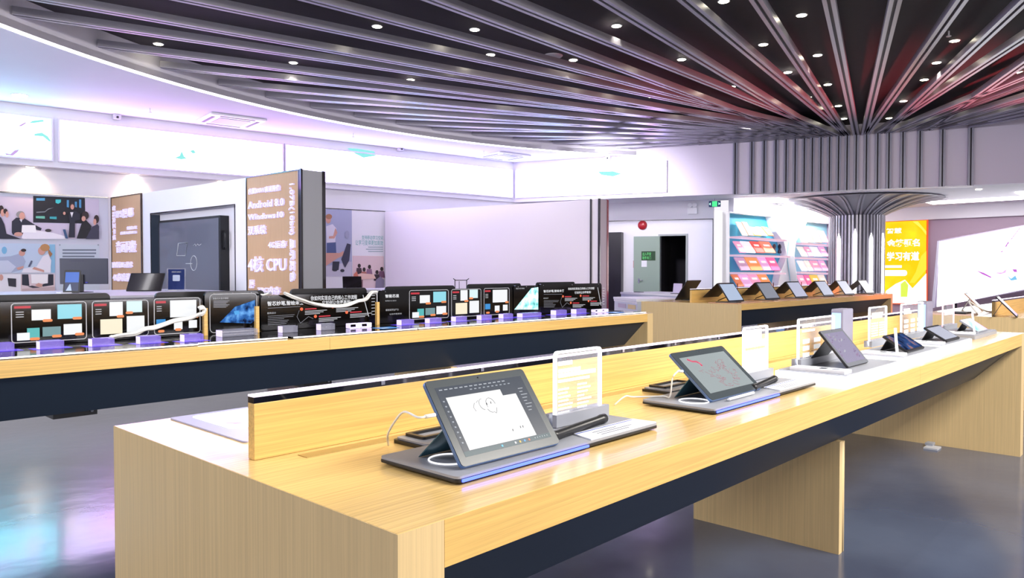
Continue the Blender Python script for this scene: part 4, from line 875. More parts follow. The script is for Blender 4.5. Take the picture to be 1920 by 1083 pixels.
# 3..6: white lit platforms
PLW = mat('platform_lit', (255, 255, 255), .4, emit=1.6)
def platform(x0, x1, y0, y1, label, tilted=True, glow=True, card=True):
    t = thing('lit_platform', ((x0 + x1) / 2, (y0 + y1) / 2, H), label, 'display stand'); pl = PL((0, 0, H), (1, 0, 0), (0, 1, 0))
    MB().prr(PLW if glow else GREY, pl, x0, x1, y0, y1, .008, .0003, .022).build('lit_base', t)
    MB().prr(GREY, pl, x0 + .015, x1 - .006, y0 + .006, y1 - .01, .006, .0222, .028).build('top_plate', t)
    if card:
        MB().prism(CARDW, [(x0 + .03, y0 + .02, H + .0283), (x0 + .11, y0 + .02, H + .0283), (x0 + .11, y1 - .05, H + .0283), (x0 + .03, y1 - .05, H + .0283)], (0, 0, .012)).build('price_card', t)
        MB().box(INK, (x0 + .05, y0 + .10, H + .0404), (x0 + .09, y0 + .13, H + .0408)).box(col(150, 155, 170), (x0 + .05, y0 + .05, H + .0404), (x0 + .09, y0 + .08, H + .0408)).build('card_print', t)
    return t
Z3 = H + .0283
platform(2.20, 2.86, .06, .345, 'bright white lit platform under the tablet with the map picture')
slablet((2.413, .128, Z3), .250, .185, 50, 'black tablet with a mottled violet map picture on a black folding stand', body=DARK, bez=mat('bezel_grey', (92, 96, 106), .3), kick=.75, kcol=DARK, klen=.75, screen=ui3, scrmat=scr(162, 154, 184, e=.8), bw=.018)
sl3 = [(.08, .35, .80, .86), (.08, .42, .70, .75)] + [(.1 + .3 * i, .28 + .3 * i, .44 - .15 * j, .54 - .15 * j) for i in range(3) for j in range(3)]
sign((2.33, .303, Z3 + .009), .40, .19, 'wide clear acrylic sign with rows of white print behind the map tablet', sl3)
platform(3.02, 3.68, .085, .345, 'bright white lit platform under the dark blue tablet')
slablet((3.203, .122, Z3), .30, .135, 32, 'dark blue tablet with a glowing blue picture lying low on its stand', body=DARK, bez=DARK, kick=.8, kcol=DARK, scrmat=ledmat('blue_picture', [(30, 38, 70), (60, 90, 150), (190, 140, 120)], 14, .6, (.4, .55, .7)), bw=.012)
def post(x, y, w, h, label):
    t = thing('speaker_tower', (x, y, H), label, 'tower'); pl = PL((x, y, H + .0003), (1, 0, 0))
    MB().prr(mat('tower_grey', (150, 150, 172), .35, .3), pl, 0, w, .0, h, .012, -.06, 0).build('tower_body', t, bevel=.003)
    MB().pbox(mat('tower_blue', (150, 190, 255), .4, emit=.7), pl, -.003, -.0005, .02, h - .02, -.055, -.01).build('blue_side_light', t); return t
post(3.21, .43, .15, .232, 'tall grey slab tower with a blue-lit side between the platforms')
sl4 = [(.1, .75, .78, .85), (.1, .7, .70, .74)] + [(.08 + .45 * i, .45 + .45 * i, .55 - .065 * j, .585 - .065 * j) for i in range(2) for j in range(6)]
sign((3.39, .36, Z3 + .009), .28, .20, 'narrow clear acrylic sign with two columns of print behind the dark blue tablet', sl4)
def penstand(x, y, label, lit=True):
    t = thing('stylus_stand', (x, y, Z3), label, 'stylus stand'); MB().box(GREY, (x - .02, y - .02, Z3 + .0002), (x + .03, y + .03, Z3 + .008)).build('foot', t)
    MB().tube(mat('stylus_white', (245, 245, 250), .3, emit=.4), [(x, y, Z3 + .008), (x + .035, y + .02, Z3 + .125)], .0065).build('stylus_body', t)
penstand(3.10, .14, 'white stylus standing upright beside the dark blue tablet')
platform(3.78, 4.42, .10, .345, 'bright white lit platform under the plain grey-screen tablet', card=True)
slablet((3.956, .126, Z3), .30, .14, 31, 'black tablet with a plain grey screen lying low on its stand', body=DARK, bez=DARK, kick=.8, kcol=DARK, scrmat=scr(186, 190, 208, e=.8), bw=.014)
sign((3.94, .36, Z3 + .009), .44, .20, 'clear acrylic sign with nine blocks of print behind the grey-screen tablet', sl3)
platform(4.66, 5.30, .13, .40, 'grey platform at the far end of the foreground table', glow=False, card=True)
slablet((4.835, .150, Z3), .29, .13, 34, 'tablet with a cyan and pink picture at the far end of the table', body=GREY, bez=GREY, kick=.8, kcol=DARK, scrmat=ledmat('pastel_picture', [(120, 220, 235), (240, 245, 255), (215, 130, 240)], 5, 1.0, (.35, .5, .65)), bw=.004)
post(4.80, .44, .14, .225, 'tall grey slab tower near the far end of the foreground table')
sign((4.955, .385, Z3 + .009), .30, .165, 'pink-tinted acrylic sign at the far end of the table', [(.1, .9, .55, .68)], rim=mat('pink_rim', (245, 190, 205), .3, emit=.6))
penstand(4.80, .165, 'white stylus standing upright beside the cyan and pink tablet')
# back half of the foreground table
gm = thing('display_mat', (.5, 1.0, H), 'flat grey mat with a white card on the back half of the foreground table', 'mat')
plt = PL((0, 0, H), (1, 0, 0), (0, 1, 0))
MB().prr(mat('mat_grey', (176, 176, 206), .5), plt, .145, .95, .79, 1.235, .01, .0003, .004).build('mat_sheet', gm)
MB().prr(mat('card_lit', (252, 252, 255), .4, emit=.5), plt, .19, .90, .95, 1.20, .02, .0042, .006).build('white_card', gm)
mb = MB(); plt2 = PL((0, 0, H + .006), (1, 0, 0), (0, 1, 0))
for c, pts in (((120, 80, 110), [(.24, .955), (.30, .95), (.34, .975), (.27, .985)]), ((200, 160, 210), [(.20, 1.05), (.225, 1.0), (.26, .97), (.24, 1.01)]), ((180, 220, 245), [(.24, 1.17), (.30, 1.18), (.29, 1.185)]), ((160, 160, 190), [(.38, 1.08), (.42, 1.08), (.42, 1.085)])): mb.poly(col(*c), plt2, pts, .001)
mb.build('card_picture', gm)
MB().prr(WHITE2, plt, .30, .60, .845, .875, .01, .0042, .01).build('white_tag', gm)

# floor bits
p = on(2, 0, 1747, 840); o_ = thing('floor_socket', (p.x, p.y, 0), 'small pale floor socket under the foreground table', 'socket')
MB().box(mat('socket_pale', (190, 192, 200), .4), (p.x - .06, p.y - .05, .0005), (p.x + .05, p.y + .04, .012)).build('cover', o_)
MB().box(GREY, (p.x + .02, p.y - .0, .0125), (p.x + .09, p.y + .05, .03)).build('flap', o_)

# ================================================================== MIDDLE ROW TABLE: glass plates, black boards, acrylic blocks
YB = 3.87; BP = PL((0, YB, 0), (1, 0, 0))
def bx_(px, py=600): return BP.uv(px, py)[0]
PLT = H + .0005
def plate(x0, x1, y0, y1, label, z=0.0):
    t = thing('glass_plate', ((x0 + x1) / 2, (y0 + y1) / 2, PLT + z), label, 'glass plate'); pl = PL((0, 0, PLT + z), (1, 0, 0), (0, 1, 0))
    MB().prr(DARK, pl, x0 + .01, x1 - .01, y0 + .012, y1, .01, 0, .004).build('black_foot', t)
    MB().prr(GLOSSB, pl, x0, x1, y0, y1, .012, .0042, .0125).build('glass_top', t)
    MB().pbox(RIM, pl, x0 + .004, x1 - .004, y0 - .002, y0 - .0004, .0044, .0123).build('white_front_edge', t)
    return t
xe = [on(1, 3.30, px, 660).x for px in (-70, 318, 545, 782, 1000, 1186)]
xe[-1] = min(xe[-1], 5.84)
plate(xe[0], xe[1] + .16, 3.29, 3.82, 'black glass plate with white edge at the left end of the middle table')
plate(xe[1] + .17, xe[2], 3.33, 3.82, 'black glass plate holding the large clear block')
plate(xe[2] + .01, xe[3], 3.29, 3.82, 'black glass plate below the draped white cables')
plate(xe[3] + .01, 4.50, 3.30, 3.82, 'black glass plate right of the draped white cables')
plate(4.51, 5.84, 3.32, 3.82, 'black glass plate at the right end of the middle table')
def bboard(pxa, pxb, top, label, yy=YB, name='product_board', th=.02, back=False):
    pl = PL((0, yy, 0), (1, 0, 0)); u0 = pl.uv(pxa, 590)[0]; u1 = min(pl.uv(pxb, 590)[0], 5.82); v1 = pl.uv(*top)[1]
    t = thing(name, (.5 * (u0 + u1), yy, H), label, 'display board')
    MB().prr(GLOSSB if not back else mat('board_back', (18, 18, 22), .3, spec=.4), pl, u0, u1, H + .0006, v1, .03, -th, 0, 6).build('board_panel', t)
    if not back:
        for u in (u0 + .06, (u0 + u1) / 2, u1 - .06): MB().lathe(CHROME, pl.P(u, v1 - .012, 0), [(.004, 0), (.004, .003)], 8, pl.N).build('screw', t)
    return t, pl
WT = scr(250, 252, 255, e=.9); FR = mat('frame_line', (170, 172, 178), .3, emit=.15); OR = scr(250, 150, 90, e=.7); RDL = scr(225, 60, 75, e=.6); TX = scr(225, 225, 232, e=.5); TC = scr(90, 190, 190, e=.8); CY = scr(150, 225, 240, e=.9); TXD = scr(150, 150, 160, e=.4)
def rframe(t, pl, x0, y0, x1, y1):
    a = pl.uv(x0, y0); c = pl.uv(x1, y1); u0, u1 = a[0], c[0]; v0, v1 = H + .03, a[1]
    MB().frame(FR, pl, u0, u1, v0, v1, .02, .0045, .0005, .002, 5).build('frame_line', t)
    return u0, u1, v0, v1
def products(t, pl, R, kind):
    u0, u1, v0, v1 = R; g = lambda a, c: (u0 + a * (u1 - u0), v0 + c * (v1 - v0))
    def q(nm, m, a, c, d, e, n=.001): return MB().pbox(m, pl, g(a, 0)[0], g(d, 0)[0], g(0, c)[1], g(0, e)[1], n, n + .002).build(nm, t)
    q('red_title', RDL, .04, .86, .25, .92)
    for k in range(3): q('text_line', TX, .06, .76 - .06 * k, .16, .78 - .06 * k)
    def badge(a, c): MB().prr(OR, pl, g(a, 0)[0], g(a + .13, 0)[0], g(0, c)[1], g(0, c + .07)[1], .008, .004, .006).build('orange_badge', t)
    if kind == 0:
        q('product_picture', WT, .26, .55, .51, .82); q('product_picture', CY, .60, .56, .93, .93); q('product_picture', TC, .20, .08, .36, .36); q('product_picture', WT, .07, .06, .23, .25, .0035); q('product_picture', scr(130, 170, 175, e=.6), .40, .13, .64, .37); q('product_picture', WT, .68, .14, .93, .42)
        for a, c in ((.45, .50), (.85, .53), (.28, .05), (.57, .09), (.88, .11)): badge(a - .05, c)
    elif kind == 1:
        q('product_picture', WT, .30, .58, .53, .96); q('product_picture', scr(225, 250, 252, e=.9), .60, .66, .88, .97); q('product_picture', scr(255, 244, 215, e=.9), .14, .10, .52, .50); q('product_picture', WT, .60, .12, .92, .56)
        for a, c in ((.42, .53), (.58, .62)): badge(a, c)
    else:
        q('product_picture', WT, .34, .46, .91, .93); q('product_picture', scr(60, 150, 220, e=.8), .05, .22, .24, .42); q('product_picture', WT, .42, .12, .60, .34); q('product_picture', WT, .74, .14, .92, .36)
        for a, c in ((.82, .42), (.08, .06), (.44, .08)): badge(a, c)
bP, plp = bboard(-75, 380, (280, 559.5), 'wide black product board with three framed panels at the left')
R0 = rframe(bP, plp, 20, 568, 163, 640); products(bP, plp, R0, 0)
R1 = rframe(bP, plp, 172, 564, 279, 640); products(bP, plp, R1, 1)
R2 = rframe(bP, plp, 288, 559, 376, 640); products(bP, plp, R2, 2)
def chip(t, pl, pa, pb, cols):
    c1, c2 = cols; layered(t, 'circuit_picture', pl, [(c1, pa), (c2, pb)], .002)
bC, plc = bboard(384, 486, (430, 546), 'black board with a blue circuit picture left of the text board')
ledblue = ledmat('circuit_blue', [(20, 30, 60), (50, 100, 170), (110, 170, 230)], 18, .8, (.35, .5, .68)); ledteal = ledmat('circuit_teal', [(60, 140, 140), (150, 225, 225), (235, 255, 255)], 14, 1.0, (.3, .45, .6))
MB().frame(FR, plc, plc.uv(393, 600)[0], plc.uv(482, 600)[0], H + .02, plc.uv(430, 550)[1], .03, .004, .0005, .002).build('frame_line', bC)
layered(bC, 'circuit_picture', plc, [(ledblue, [(412, 604), (440, 575), (478, 562), (479, 600), (470, 606)]), (scr(70, 170, 240, e=.9), [(438, 583), (447, 582), (449, 588), (440, 590)])], .002)
ptxt('智能芯片显示模组', TX, plc, (399, 561), (428, 557), .002, bC)
mb = MB()
for k in range(6): mb.pq(TXD, plc, [(400, 563 + 2.4 * k), (430 - (k % 3) * 3, 563 + 2.4 * k), (430 - (k % 3) * 3, 564.3 + 2.4 * k), (400, 564.3 + 2.4 * k)], .002)
mb.build('small_print', bC)
def textboard(t, pl, f, big=False):
    """f maps a fraction (0..1 across the board, 0..1 down) to pixels on the board"""
    ptxt('智芯妙笔,智绘未来', scr(245, 245, 250, e=.8), pl, f(.055, .30), f(.37, .17), .002, t, bold=.02)
    mb = MB(); 
    def bar(m, a, c, d, e): mb.pq(m, pl, [f(a, c), f(d, c), f(d, e), f(a, e)], .002)
    bar(TXD, .06, .36, .34, .375)
    ptxt('能效设计', TX, pl, f(.055, .56), f(.13, .50), .002, t)
    for k in range(6): bar(TXD, .06, .62 + .055 * k, (.29, .28, .20, .24, .23, .22)[k], .635 + .055 * k)
    ptxt('你如何实现自己的核心工作流程', scr(250, 250, 255, e=.8), pl, f(.43, .20), f(.83, .08), .002, t, bold=.01); ptxt('它如何让你更高效?', scr(250, 250, 255, e=.8), pl, f(.53, .36), f(.78, .24), .002, t, bold=.01)
    for a, c in ((.35, .46), (.62, .44), (.47, .73), (.74, .66)):
        bar(RDL, a + .03, c - .01, a + .13, c + .03)
        for k in range(3): bar(TX, a + .03, c + .07 + .05 * k, a + (.22, .19, .16)[k], c + .09 + .05 * k)
    for k in range(7): bar(TX, .955, .12 + .11 * k, .985, .14 + .11 * k)
    mb.build('small_print', t)
    for a, c in ((.35, .46), (.62, .44), (.47, .73), (.74, .66)):
        u, v = pl.uv(*f(a, c)); MB().lathe(scr(250, 120, 80, e=.9), pl.P(u, v, .002), [(.012, 0), (.012, .003)], 14, pl.N).build('orange_dot', t)
    mb = MB(); mb.tube(TXD, [pl.P(*pl.uv(*f(a, c)), .004) for a, c in ((.33, .50), (.31, .70), (.34, .92), (.41, .72), (.45, .80))], .0018, 5); mb.build('flow_line', t)
    mb = MB(); mb.tube(TX, [pl.P(*pl.uv(*f(a, c)), .004) for a, c in ((.88, .10), (.93, .85))], .003, 5); mb.build('stylus_picture', t)
bT, plt_ = bboard(489, 706, (600, 551), 'black text board behind the draped white cables')
textboard(bT, plt_, lambda a, c: (489 + a * 217, 557 - 11 * a + c * (58 - 4 * a)))
bQ, plq = bboard(711, 961, (850, 541), 'wide black product board right of the draped cables')
ptxt('智能芯显', scr(250, 250, 255, e=.8), plq, (722, 558), (748, 551), .002, bQ, bold=.02); ptxt('智慧办公显示', TX, plq, (722, 565), (743, 562), .002, bQ)
ptxt('解放双手生产力', TX, plq, (723, 583), (747, 578), .002, bQ); ptxt('让协作更高效', TX, plq, (730, 590), (753, 586), .002, bQ)
products(bQ, plq, rframe(bQ, plq, 767, 544, 841, 600), 0); products(bQ, plq, rframe(bQ, plq, 846, 542, 902, 600), 1); products(bQ, plq, rframe(bQ, plq, 907, 540, 955, 600), 2)
bR, plr = bboard(963, 1010, (985, 535), 'black board with a teal circuit picture on the right half of the middle table')
layered(bR, 'circuit_picture', plr, [(ledteal, [(964, 580), (996, 540), (1009, 538), (1009, 580)])], .002)
ptxt('智能芯片显示模组', TX, plr, (967, 542), (983, 539), .002, bR)
bS, pls = bboard(1011, 1137, (1075, 531.5), 'black text board at the right end of the middle table')
textboard(bS, pls, lambda a, c: (1012 + a * 123, 535 - 1 * a + c * 45))
for pxa, pxb, tp, lb_ in ((-75, 207, (200, 549), 'leftmost black board back standing behind the middle table boards'), (292, 496, (400, 545.5), 'black board back behind the blue circuit picture'), (546, 688, (600, 540.5), 'black board back behind the draped cables'),
                      (724, 853, (800, 535.5), 'black board back left of the wire stand'), (878, 977, (930, 531.5), 'black board back right of the wire stand'), (1007, 1078, (1040, 528.5), 'rightmost black board back behind the text board')):
    bboard(pxa, pxb, tp, lb_, yy=4.02, back=True)
ZG = PLT + .0128
BK = clear('acrylic_violet', (170, 150, 250), .34, emit=.12); BKG = clear('acrylic_grey', (180, 182, 205), .32, emit=.05); BKE = mat('acrylic_lit_end', (225, 212, 255), .3, emit=.5)
GLW = scr(90, 60, 235, e=1.0)
def block(px, py, w, d, h, label, vio=True, open_=False):
    p = on(2, ZG, px, py); x, y = p.x, min(max(p.y, 3.36), 3.60); d_ = ray(px, py); x = on(1, y, px, py).x
    t = thing('acrylic_block', (x + w / 2, y + d / 2, ZG), label, 'acrylic block')
    if vio: MB().box(GLW, (x - .03, y - .01, ZG + .0002), (x + w + .04, y + d + .04, ZG + .0008)).build('painted_violet_glow', t)  # violet glow beneath the block, painted as a thin emissive sheet
    if open_:
        for a in (x, x + w * .45): 
            pl = PL((a, y, ZG + .001), (1, 0, 0)); MB().frame(BKE, pl, 0, w * .42, 0, h, .004, .006, -d, 0).build('clear_holder', t)
    else:
        MB().box(BK if vio else BKG, (x, y, ZG + .001), (x + w, y + d, ZG + h)).build('clear_body', t, bevel=.002)
        MB().box(BKE, (x - .002, y + .002, ZG + .001), (x - .0003, y + d - .002, ZG + h)).build('lit_end_face', t)
        MB().box(BK if vio else BKG, (x + .01, y + .006, ZG + h + .0003), (x + w - .01, y + d - .006, ZG + h + .003)).build('top_pad', t)
bl = [(-22, 657, 'violet acrylic block at the left frame edge'), (75, 655, 'violet acrylic block below the first product frame'), (173, 650, 'violet acrylic block below the gap of the first two frames'), (263, 645, 'violet acrylic block under the white cable end'), (346, 641, 'violet acrylic block below the third product frame')]
for px, py, lab in bl: block(px, py, .115, .06, .042, lab)
block(417, 632, .24, .085, .042, 'largest clear grey acrylic block on its own plate', False)
block(530, 622, .115, .06, .045, 'left clear grey acrylic block below the draped cables', False); block(602, 618, .115, .06, .045, 'right clear grey acrylic block below the draped cables', False)
block(656, 614, .22, .05, .035, 'pair of open clear holders beside the draped cables', False, True)
for px, py, lab in ((753, 607, 'violet acrylic block just right of the draped cables'), (806, 602, 'second violet acrylic block right of the draped cables'), (855, 599, 'violet acrylic block below the second frame of the right product board'), (903, 596, 'violet acrylic block below the third frame of the right product board'), (944, 593, 'violet acrylic block left of the teal circuit picture')): block(px, py, .125, .06, .04, lab)
block(980, 590, .26, .07, .035, 'long clear acrylic block in front of the teal circuit picture')
for px, py, lab in ((1043, 585, 'violet acrylic block left end of the right text board'), (1081, 582, 'violet acrylic block below the middle of the right text board')): block(px, py, .16, .07, .045, lab)
block(1116, 578, .26, .05, .03, 'pair of open clear holders at the right end of the middle table', False, True)
# coloured leaflets
for px, py, lab in ((712, 611, 'small blue leaflet on the plate beside the open holders'), (1150, 580, 'small blue leaflet at the right end of the middle table')):
    x = on(1, 3.45, px, py).x; x = min(x, 5.62); t = thing('leaflet', (x, 3.45, ZG), lab, 'leaflet')
    MB().box(scr(90, 160, 240, e=.4), (x, 3.42, ZG + .0005), (x + .16, 3.54, ZG + .002)).build('sheet', t); MB().box(scr(245, 245, 250, e=.4), (x + .01, 3.425, ZG + .0021), (x + .07, 3.47, ZG + .0024)).build('printed_corner', t)
# white cables
def bundle(label, px_pts, yy, r=.007, extra=1, close=None):
    t = thing('white_cable_bundle', on(1, yy, *px_pts[0]), label, 'cable')
    rnd = random.Random(len(px_pts)); pts = [on(1, yy, *p) for p in px_pts]
    for k in range(extra + 1):
        P = []
        for i in range(len(pts) - 1):
            a, b_, c, d = pts[max(i - 1, 0)], pts[i], pts[i + 1], pts[min(i + 2, len(pts) - 1)]
            for j in range(5):
                s_ = j / 5; P.append(.5 * ((2 * b_) + (c - a) * s_ + (2 * a - 5 * b_ + 4 * c - d) * s_ * s_ + (3 * b_ - a - 3 * c + d) * s_ ** 3) + V((0, -.008 * k, .006 * math.sin(k * 2.1 + i + j * .3))))
        P.append(pts[-1] + V((0, -.008 * k, 0))); MB().tube(CABLE, P, r, 8).build('cord', t)
    return t
bundle('thick white cable running from a coil to the blocks at the left', [(372, 577), (380, 576), (383, 582), (378, 588), (370, 590), (352, 597), (325, 601), (290, 613), (270, 617), (252, 625), (225, 629), (205, 632)], 3.80, .009, 2)
bundle('white cable bundle draped across the black text board', [(532, 549), (545, 556), (565, 563), (590, 570), (615, 573), (645, 572), (670, 564), (685, 560), (695, 549), (704, 547)], 3.835, .008, 3)
bundle('short white cable loop over the corner of the circuit board', [(489, 552), (493, 554), (500, 552), (503, 549)], 3.835, .006, 0)
# wire stand
ws = thing('wire_stand', on(1, 4.25, 865, 545), 'thin black wire stand between two board backs', 'stand')
q_ = lambda px, py: on(1, 4.25, px, py); f_ = lambda px: V((q_(px, 540).x, 4.25, H))
MB().tube(DARK, [f_(853), q_(853, 525)], .004, 6).build('left_post', ws); MB().tube(DARK, [f_(875), q_(875, 525)], .004, 6).build('right_post', ws)
MB().tube(DARK, [q_(850, 522), q_(854, 525), q_(875, 525), q_(879, 522)], .004, 6).build('top_bar', ws); MB().tube(DARK, [f_(861), q_(861, 527)], .003, 6).build('middle_wire', ws)
MB().box(DARK, (f_(853).x - .01, 4.2, H + .0003), (f_(875).x + .01, 4.3, H + .004)).build('foot_plate', ws)
# black power boxes under the middle table
for px, py, lab in ((133, 768, 'black power box hanging under the left part of the middle table'), (585, 719, 'black power box hanging under the middle table beside its leg')):
    p = on(1, 3.70, px, py); t = thing('power_box', (p.x, 3.70, .44), lab, 'power box')
    MB().box(DARK, (p.x - .11, 3.62, .475), (p.x + .11, 3.78, .555)).build('box_body', t); MB().box(DARK, (p.x - .09, 3.64, .5555), (p.x - .07, 3.76, .80)).box(DARK, (p.x + .07, 3.64, .5555), (p.x + .09, 3.76, .80)).build('hanger', t); MB().lathe(GREY, (p.x + .08, 3.615, .5), [(.008, 0), (.008, .006)], 10, (0, -1, 0)).build('knob', t)

# ================================================================== COUNTERS BEHIND THE MIDDLE TABLE
ZC = 1.0; CT = mat('counter_grey', (206, 206, 222), .4)
ct = thing('counter', (.6, 9.4, 0), 'pale grey counter behind the middle table on the left', 'counter')
MB().box(CT, (-2.2, 8.3, ZC - .03), (4.4, 11.4, ZC)).build('counter_top', ct, bevel=.003); MB().box(WHITE2, (-2.15, 8.35, 0), (4.35, 11.35, ZC - .031)).build('counter_body', ct)
def onc(px, py, z=None): return on(2, ZC if z is None else z, px, py)
p = onc(152, 547.5); mo = thing('monitor', (p.x, p.y, ZC), 'black desktop monitor seen from behind on the left counter', 'monitor')
k = (p - CAM).dot(fw) / FPX; X = V((.80, -.60, 0)); mp_ = PL((p.x, p.y, ZC), X)
MB().prr(mat('monitor_back', (46, 50, 68), .4), mp_, -.26, .34, .11, .46, .008, -.02, .01).build('screen_housing', mo, bevel=.003)
MB().pbox(mat('monitor_vent', (36, 38, 66), .5), mp_, -.14, .05, .42, .43, .0105, .012).build('vent_slot', mo)
MB().pbox(DARK, mp_, -.03, .04, .01, .24, .0105, .03).build('stand_neck', mo); MB().lathe(DARK, (p.x, p.y, ZC + .0003), [(.15, 0), (.15, .006), (.04, .012)], 20).build('stand_base', mo)
MB().pbox(DARK, mp_, -.18, -.06, .12, .165, .0105, .025).build('port_block', mo); MB().pbox(col(60, 60, 170), mp_, .06, .09, .125, .14, .0105, .02).build('blue_plug', mo)
p = onc(134, 549.5); kx = thing('phone_display', (p.x, p.y, ZC), 'small upright device with a lit blue picture on the left counter', 'device'); X = V((.86, -.5, 0)); pq_ = PL((p.x, p.y, ZC), X, (0.12, .16, 1)); pq_.X = pq_.X * 1.5; pq_.U = pq_.U * 1.5
MB().prr(DARK, pq_, -.066, .062, .002, .205, .012, -.012, .0).build('device_body', kx)
lp_ = [(scr(60, 110, 210, e=.9), (-.055, .05, .095, .185)), (scr(30, 45, 90, e=.8), (-.055, .05, .02, .095))]
for m_, (a, c, d, e) in lp_: MB().pbox(m_, pq_, a, c, d, e, .001, .0015).build('screen_picture', kx)
MB().poly(scr(190, 210, 240, e=.9), pq_, [(-.045, .022), (0.0, .022), (-.012, .08), (-.018, .08)], .002).build('light_beam_picture', kx)
MB().box(WHITE2, (p.x - .12, p.y - .0, ZC + .0003), (p.x + .09, p.y + .2, ZC + .012)).build('white_foot', kx)
p = onc(236, 546); slablet((p.x, p.y, ZC + .0003), .47, .33, 50, 'black switched-off tablet leaning on the left counter', body=DARK, bez=DARK, kick=.7, kcol=DARK, ang=-38, scrmat=mat('screen_off', (34, 30, 36), .12, coat=.5), bw=.012)
p = onc(314, 544.5); qs = thing('tabletop_sign', (p.x, p.y, ZC), 'navy tabletop sign with a white frame on the left counter', 'sign'); ps = PL((p.x, p.y, ZC + .0004), (.86, -.5, 0), (.05, .08, 1)); ps.X = ps.X * 1.4; ps.U = ps.U * 1.4
MB().prr(clear('clear_acrylic'), ps, -.006, .176, .0, .235, .008, -.004, .0).build('acrylic_plate', qs); MB().pbox(ledmat('navy_print', [(34, 44, 90), (50, 60, 110), (120, 130, 170)], 3, .7, (.4, .6, .8)), ps, .006, .164, .01, .226, .0005, .001).build('print_sheet', qs)
ptxt_a = txt('扫码关注我们', TX, ps, .04, .19, .13, .205, .002, qs); MB().prr(col(170, 180, 205, e=.3), ps, .05, .12, .10, .165, .008, .0015, .003).build('pale_square', qs)
MB().box(WHITE2, (p.x - .01, p.y - .06, ZC + .0003), (p.x + .15, p.y + .06, ZC + .01)).build('base_plate', qs)
# second counter, mostly hidden, with a black laptop
c2 = thing('counter', (7, 9.8, 0), 'pale counter between the two white partitions', 'counter'); MB().box(CT, (5.8, 9.3, .95), (8.2, 10.3, .98)).build('counter_top', c2); MB().box(WHITE2, (5.85, 9.35, 0), (8.15, 10.25, .949)).build('counter_body', c2)
a = on(1, 9.55, 643, 541); slablet((a.x, 9.55, .9803), .31, .24, 65, 'small black tablet leaning on the counter below the student poster', body=DARK, bez=DARK, kick=.7, kcol=DARK, ang=-30, scrmat=mat('screen_off'), bw=.01)
# white counters by the green door
for k, (pa, pb, z, dpt, lab) in enumerate((((1150, 556), (1193, 560.5), .85, .8, 'white counter just right of the far partition'), ((1163, 547), (1285, 552), .85, 1.0, 'white counter in front of the green door'))):
    A = on(2, z, *pa); B = on(2, z, *pb); X = (B - A); X.z = 0; w_ = X.length; X.normalize(); Y = V((-X.y, X.x, 0)); Y = Y if Y.dot(A - CAM) > 0 else -Y
    t = thing('white_counter', ((A.x + B.x) / 2, (A.y + B.y) / 2, 0), lab, 'counter')
    MB().prism(WHITE2, [A - V((0, 0, .04)), B - V((0, 0, .04)), B + Y * dpt - V((0, 0, .04)), A + Y * dpt - V((0, 0, .04))], (0, 0, .04)).build('counter_top', t)
    A2, B2 = V((A.x, A.y, 0)) + Y * .02, V((B.x, B.y, 0)) + Y * .02; MB().prism(mat('counter_glass', (200, 206, 222), .2, coat=.4), [A2, B2, B2 + Y * (dpt - .04), A2 + Y * (dpt - .04)], (0, 0, z - .041)).build('counter_body', t)
    if k == 0:
        fp = PL((A2.x, A2.y, 0), X); mb = MB(); mb.pbox(col(225, 200, 150), fp, w_ * .62, w_ * .93, z - .17, z - .10, .003, .006); mb.build('sample_box', t); mb = MB(); mb.pbox(col(190, 176, 196), fp, w_ * .18, w_ * .52, z - .17, z - .10, .003, .006); mb.build('sample_box', t)
        MB().pbox(WHITE2, fp, 0, w_, z - .07, z - .045, .003, .01).build('shelf_edge', t)
    else:
        C = A + X * (w_ * .62) + Y * .35; lt = thing('laptop', (C.x, C.y, z), 'white laptop standing open on the counter before the green door', 'laptop'); lpn = PL((C.x, C.y, z), X, (Y.x * .1, Y.y * .1, 1))
        MB().prr(mat('laptop_lid', (214, 206, 232), .4), lpn, 0, .26, .012, .20, .012, -.01, 0).build('lid', lt); MB().prism(WHITE2, [C, C + X * .26, C + X * .26 - Y * .2, C - Y * .2], (0, 0, .011)).build('keyboard_base', lt)
        for j, (f0, lb2) in enumerate(((.15, 'flat dark device near the left end of the white counter'), (.72, 'flat dark keyboard at the right end of the white counter'))):
            C = A + X * (w_ * f0) + Y * .12; t = thing('keyboard', (C.x, C.y, z), lb2, 'keyboard'); MB().prism(col(70, 68, 80), [C, C + X * .22, C + X * .22 + Y * .1, C + Y * .1], (0, 0, .012)).build('key_bed', t)
            MB().prism(col(110, 108, 120), [C + X * .01 + Y * .01, C + X * .21 + Y * .01, C + X * .21 + Y * .06, C + X * .01 + Y * .06], (0, 0, .014)).build('keys', t)

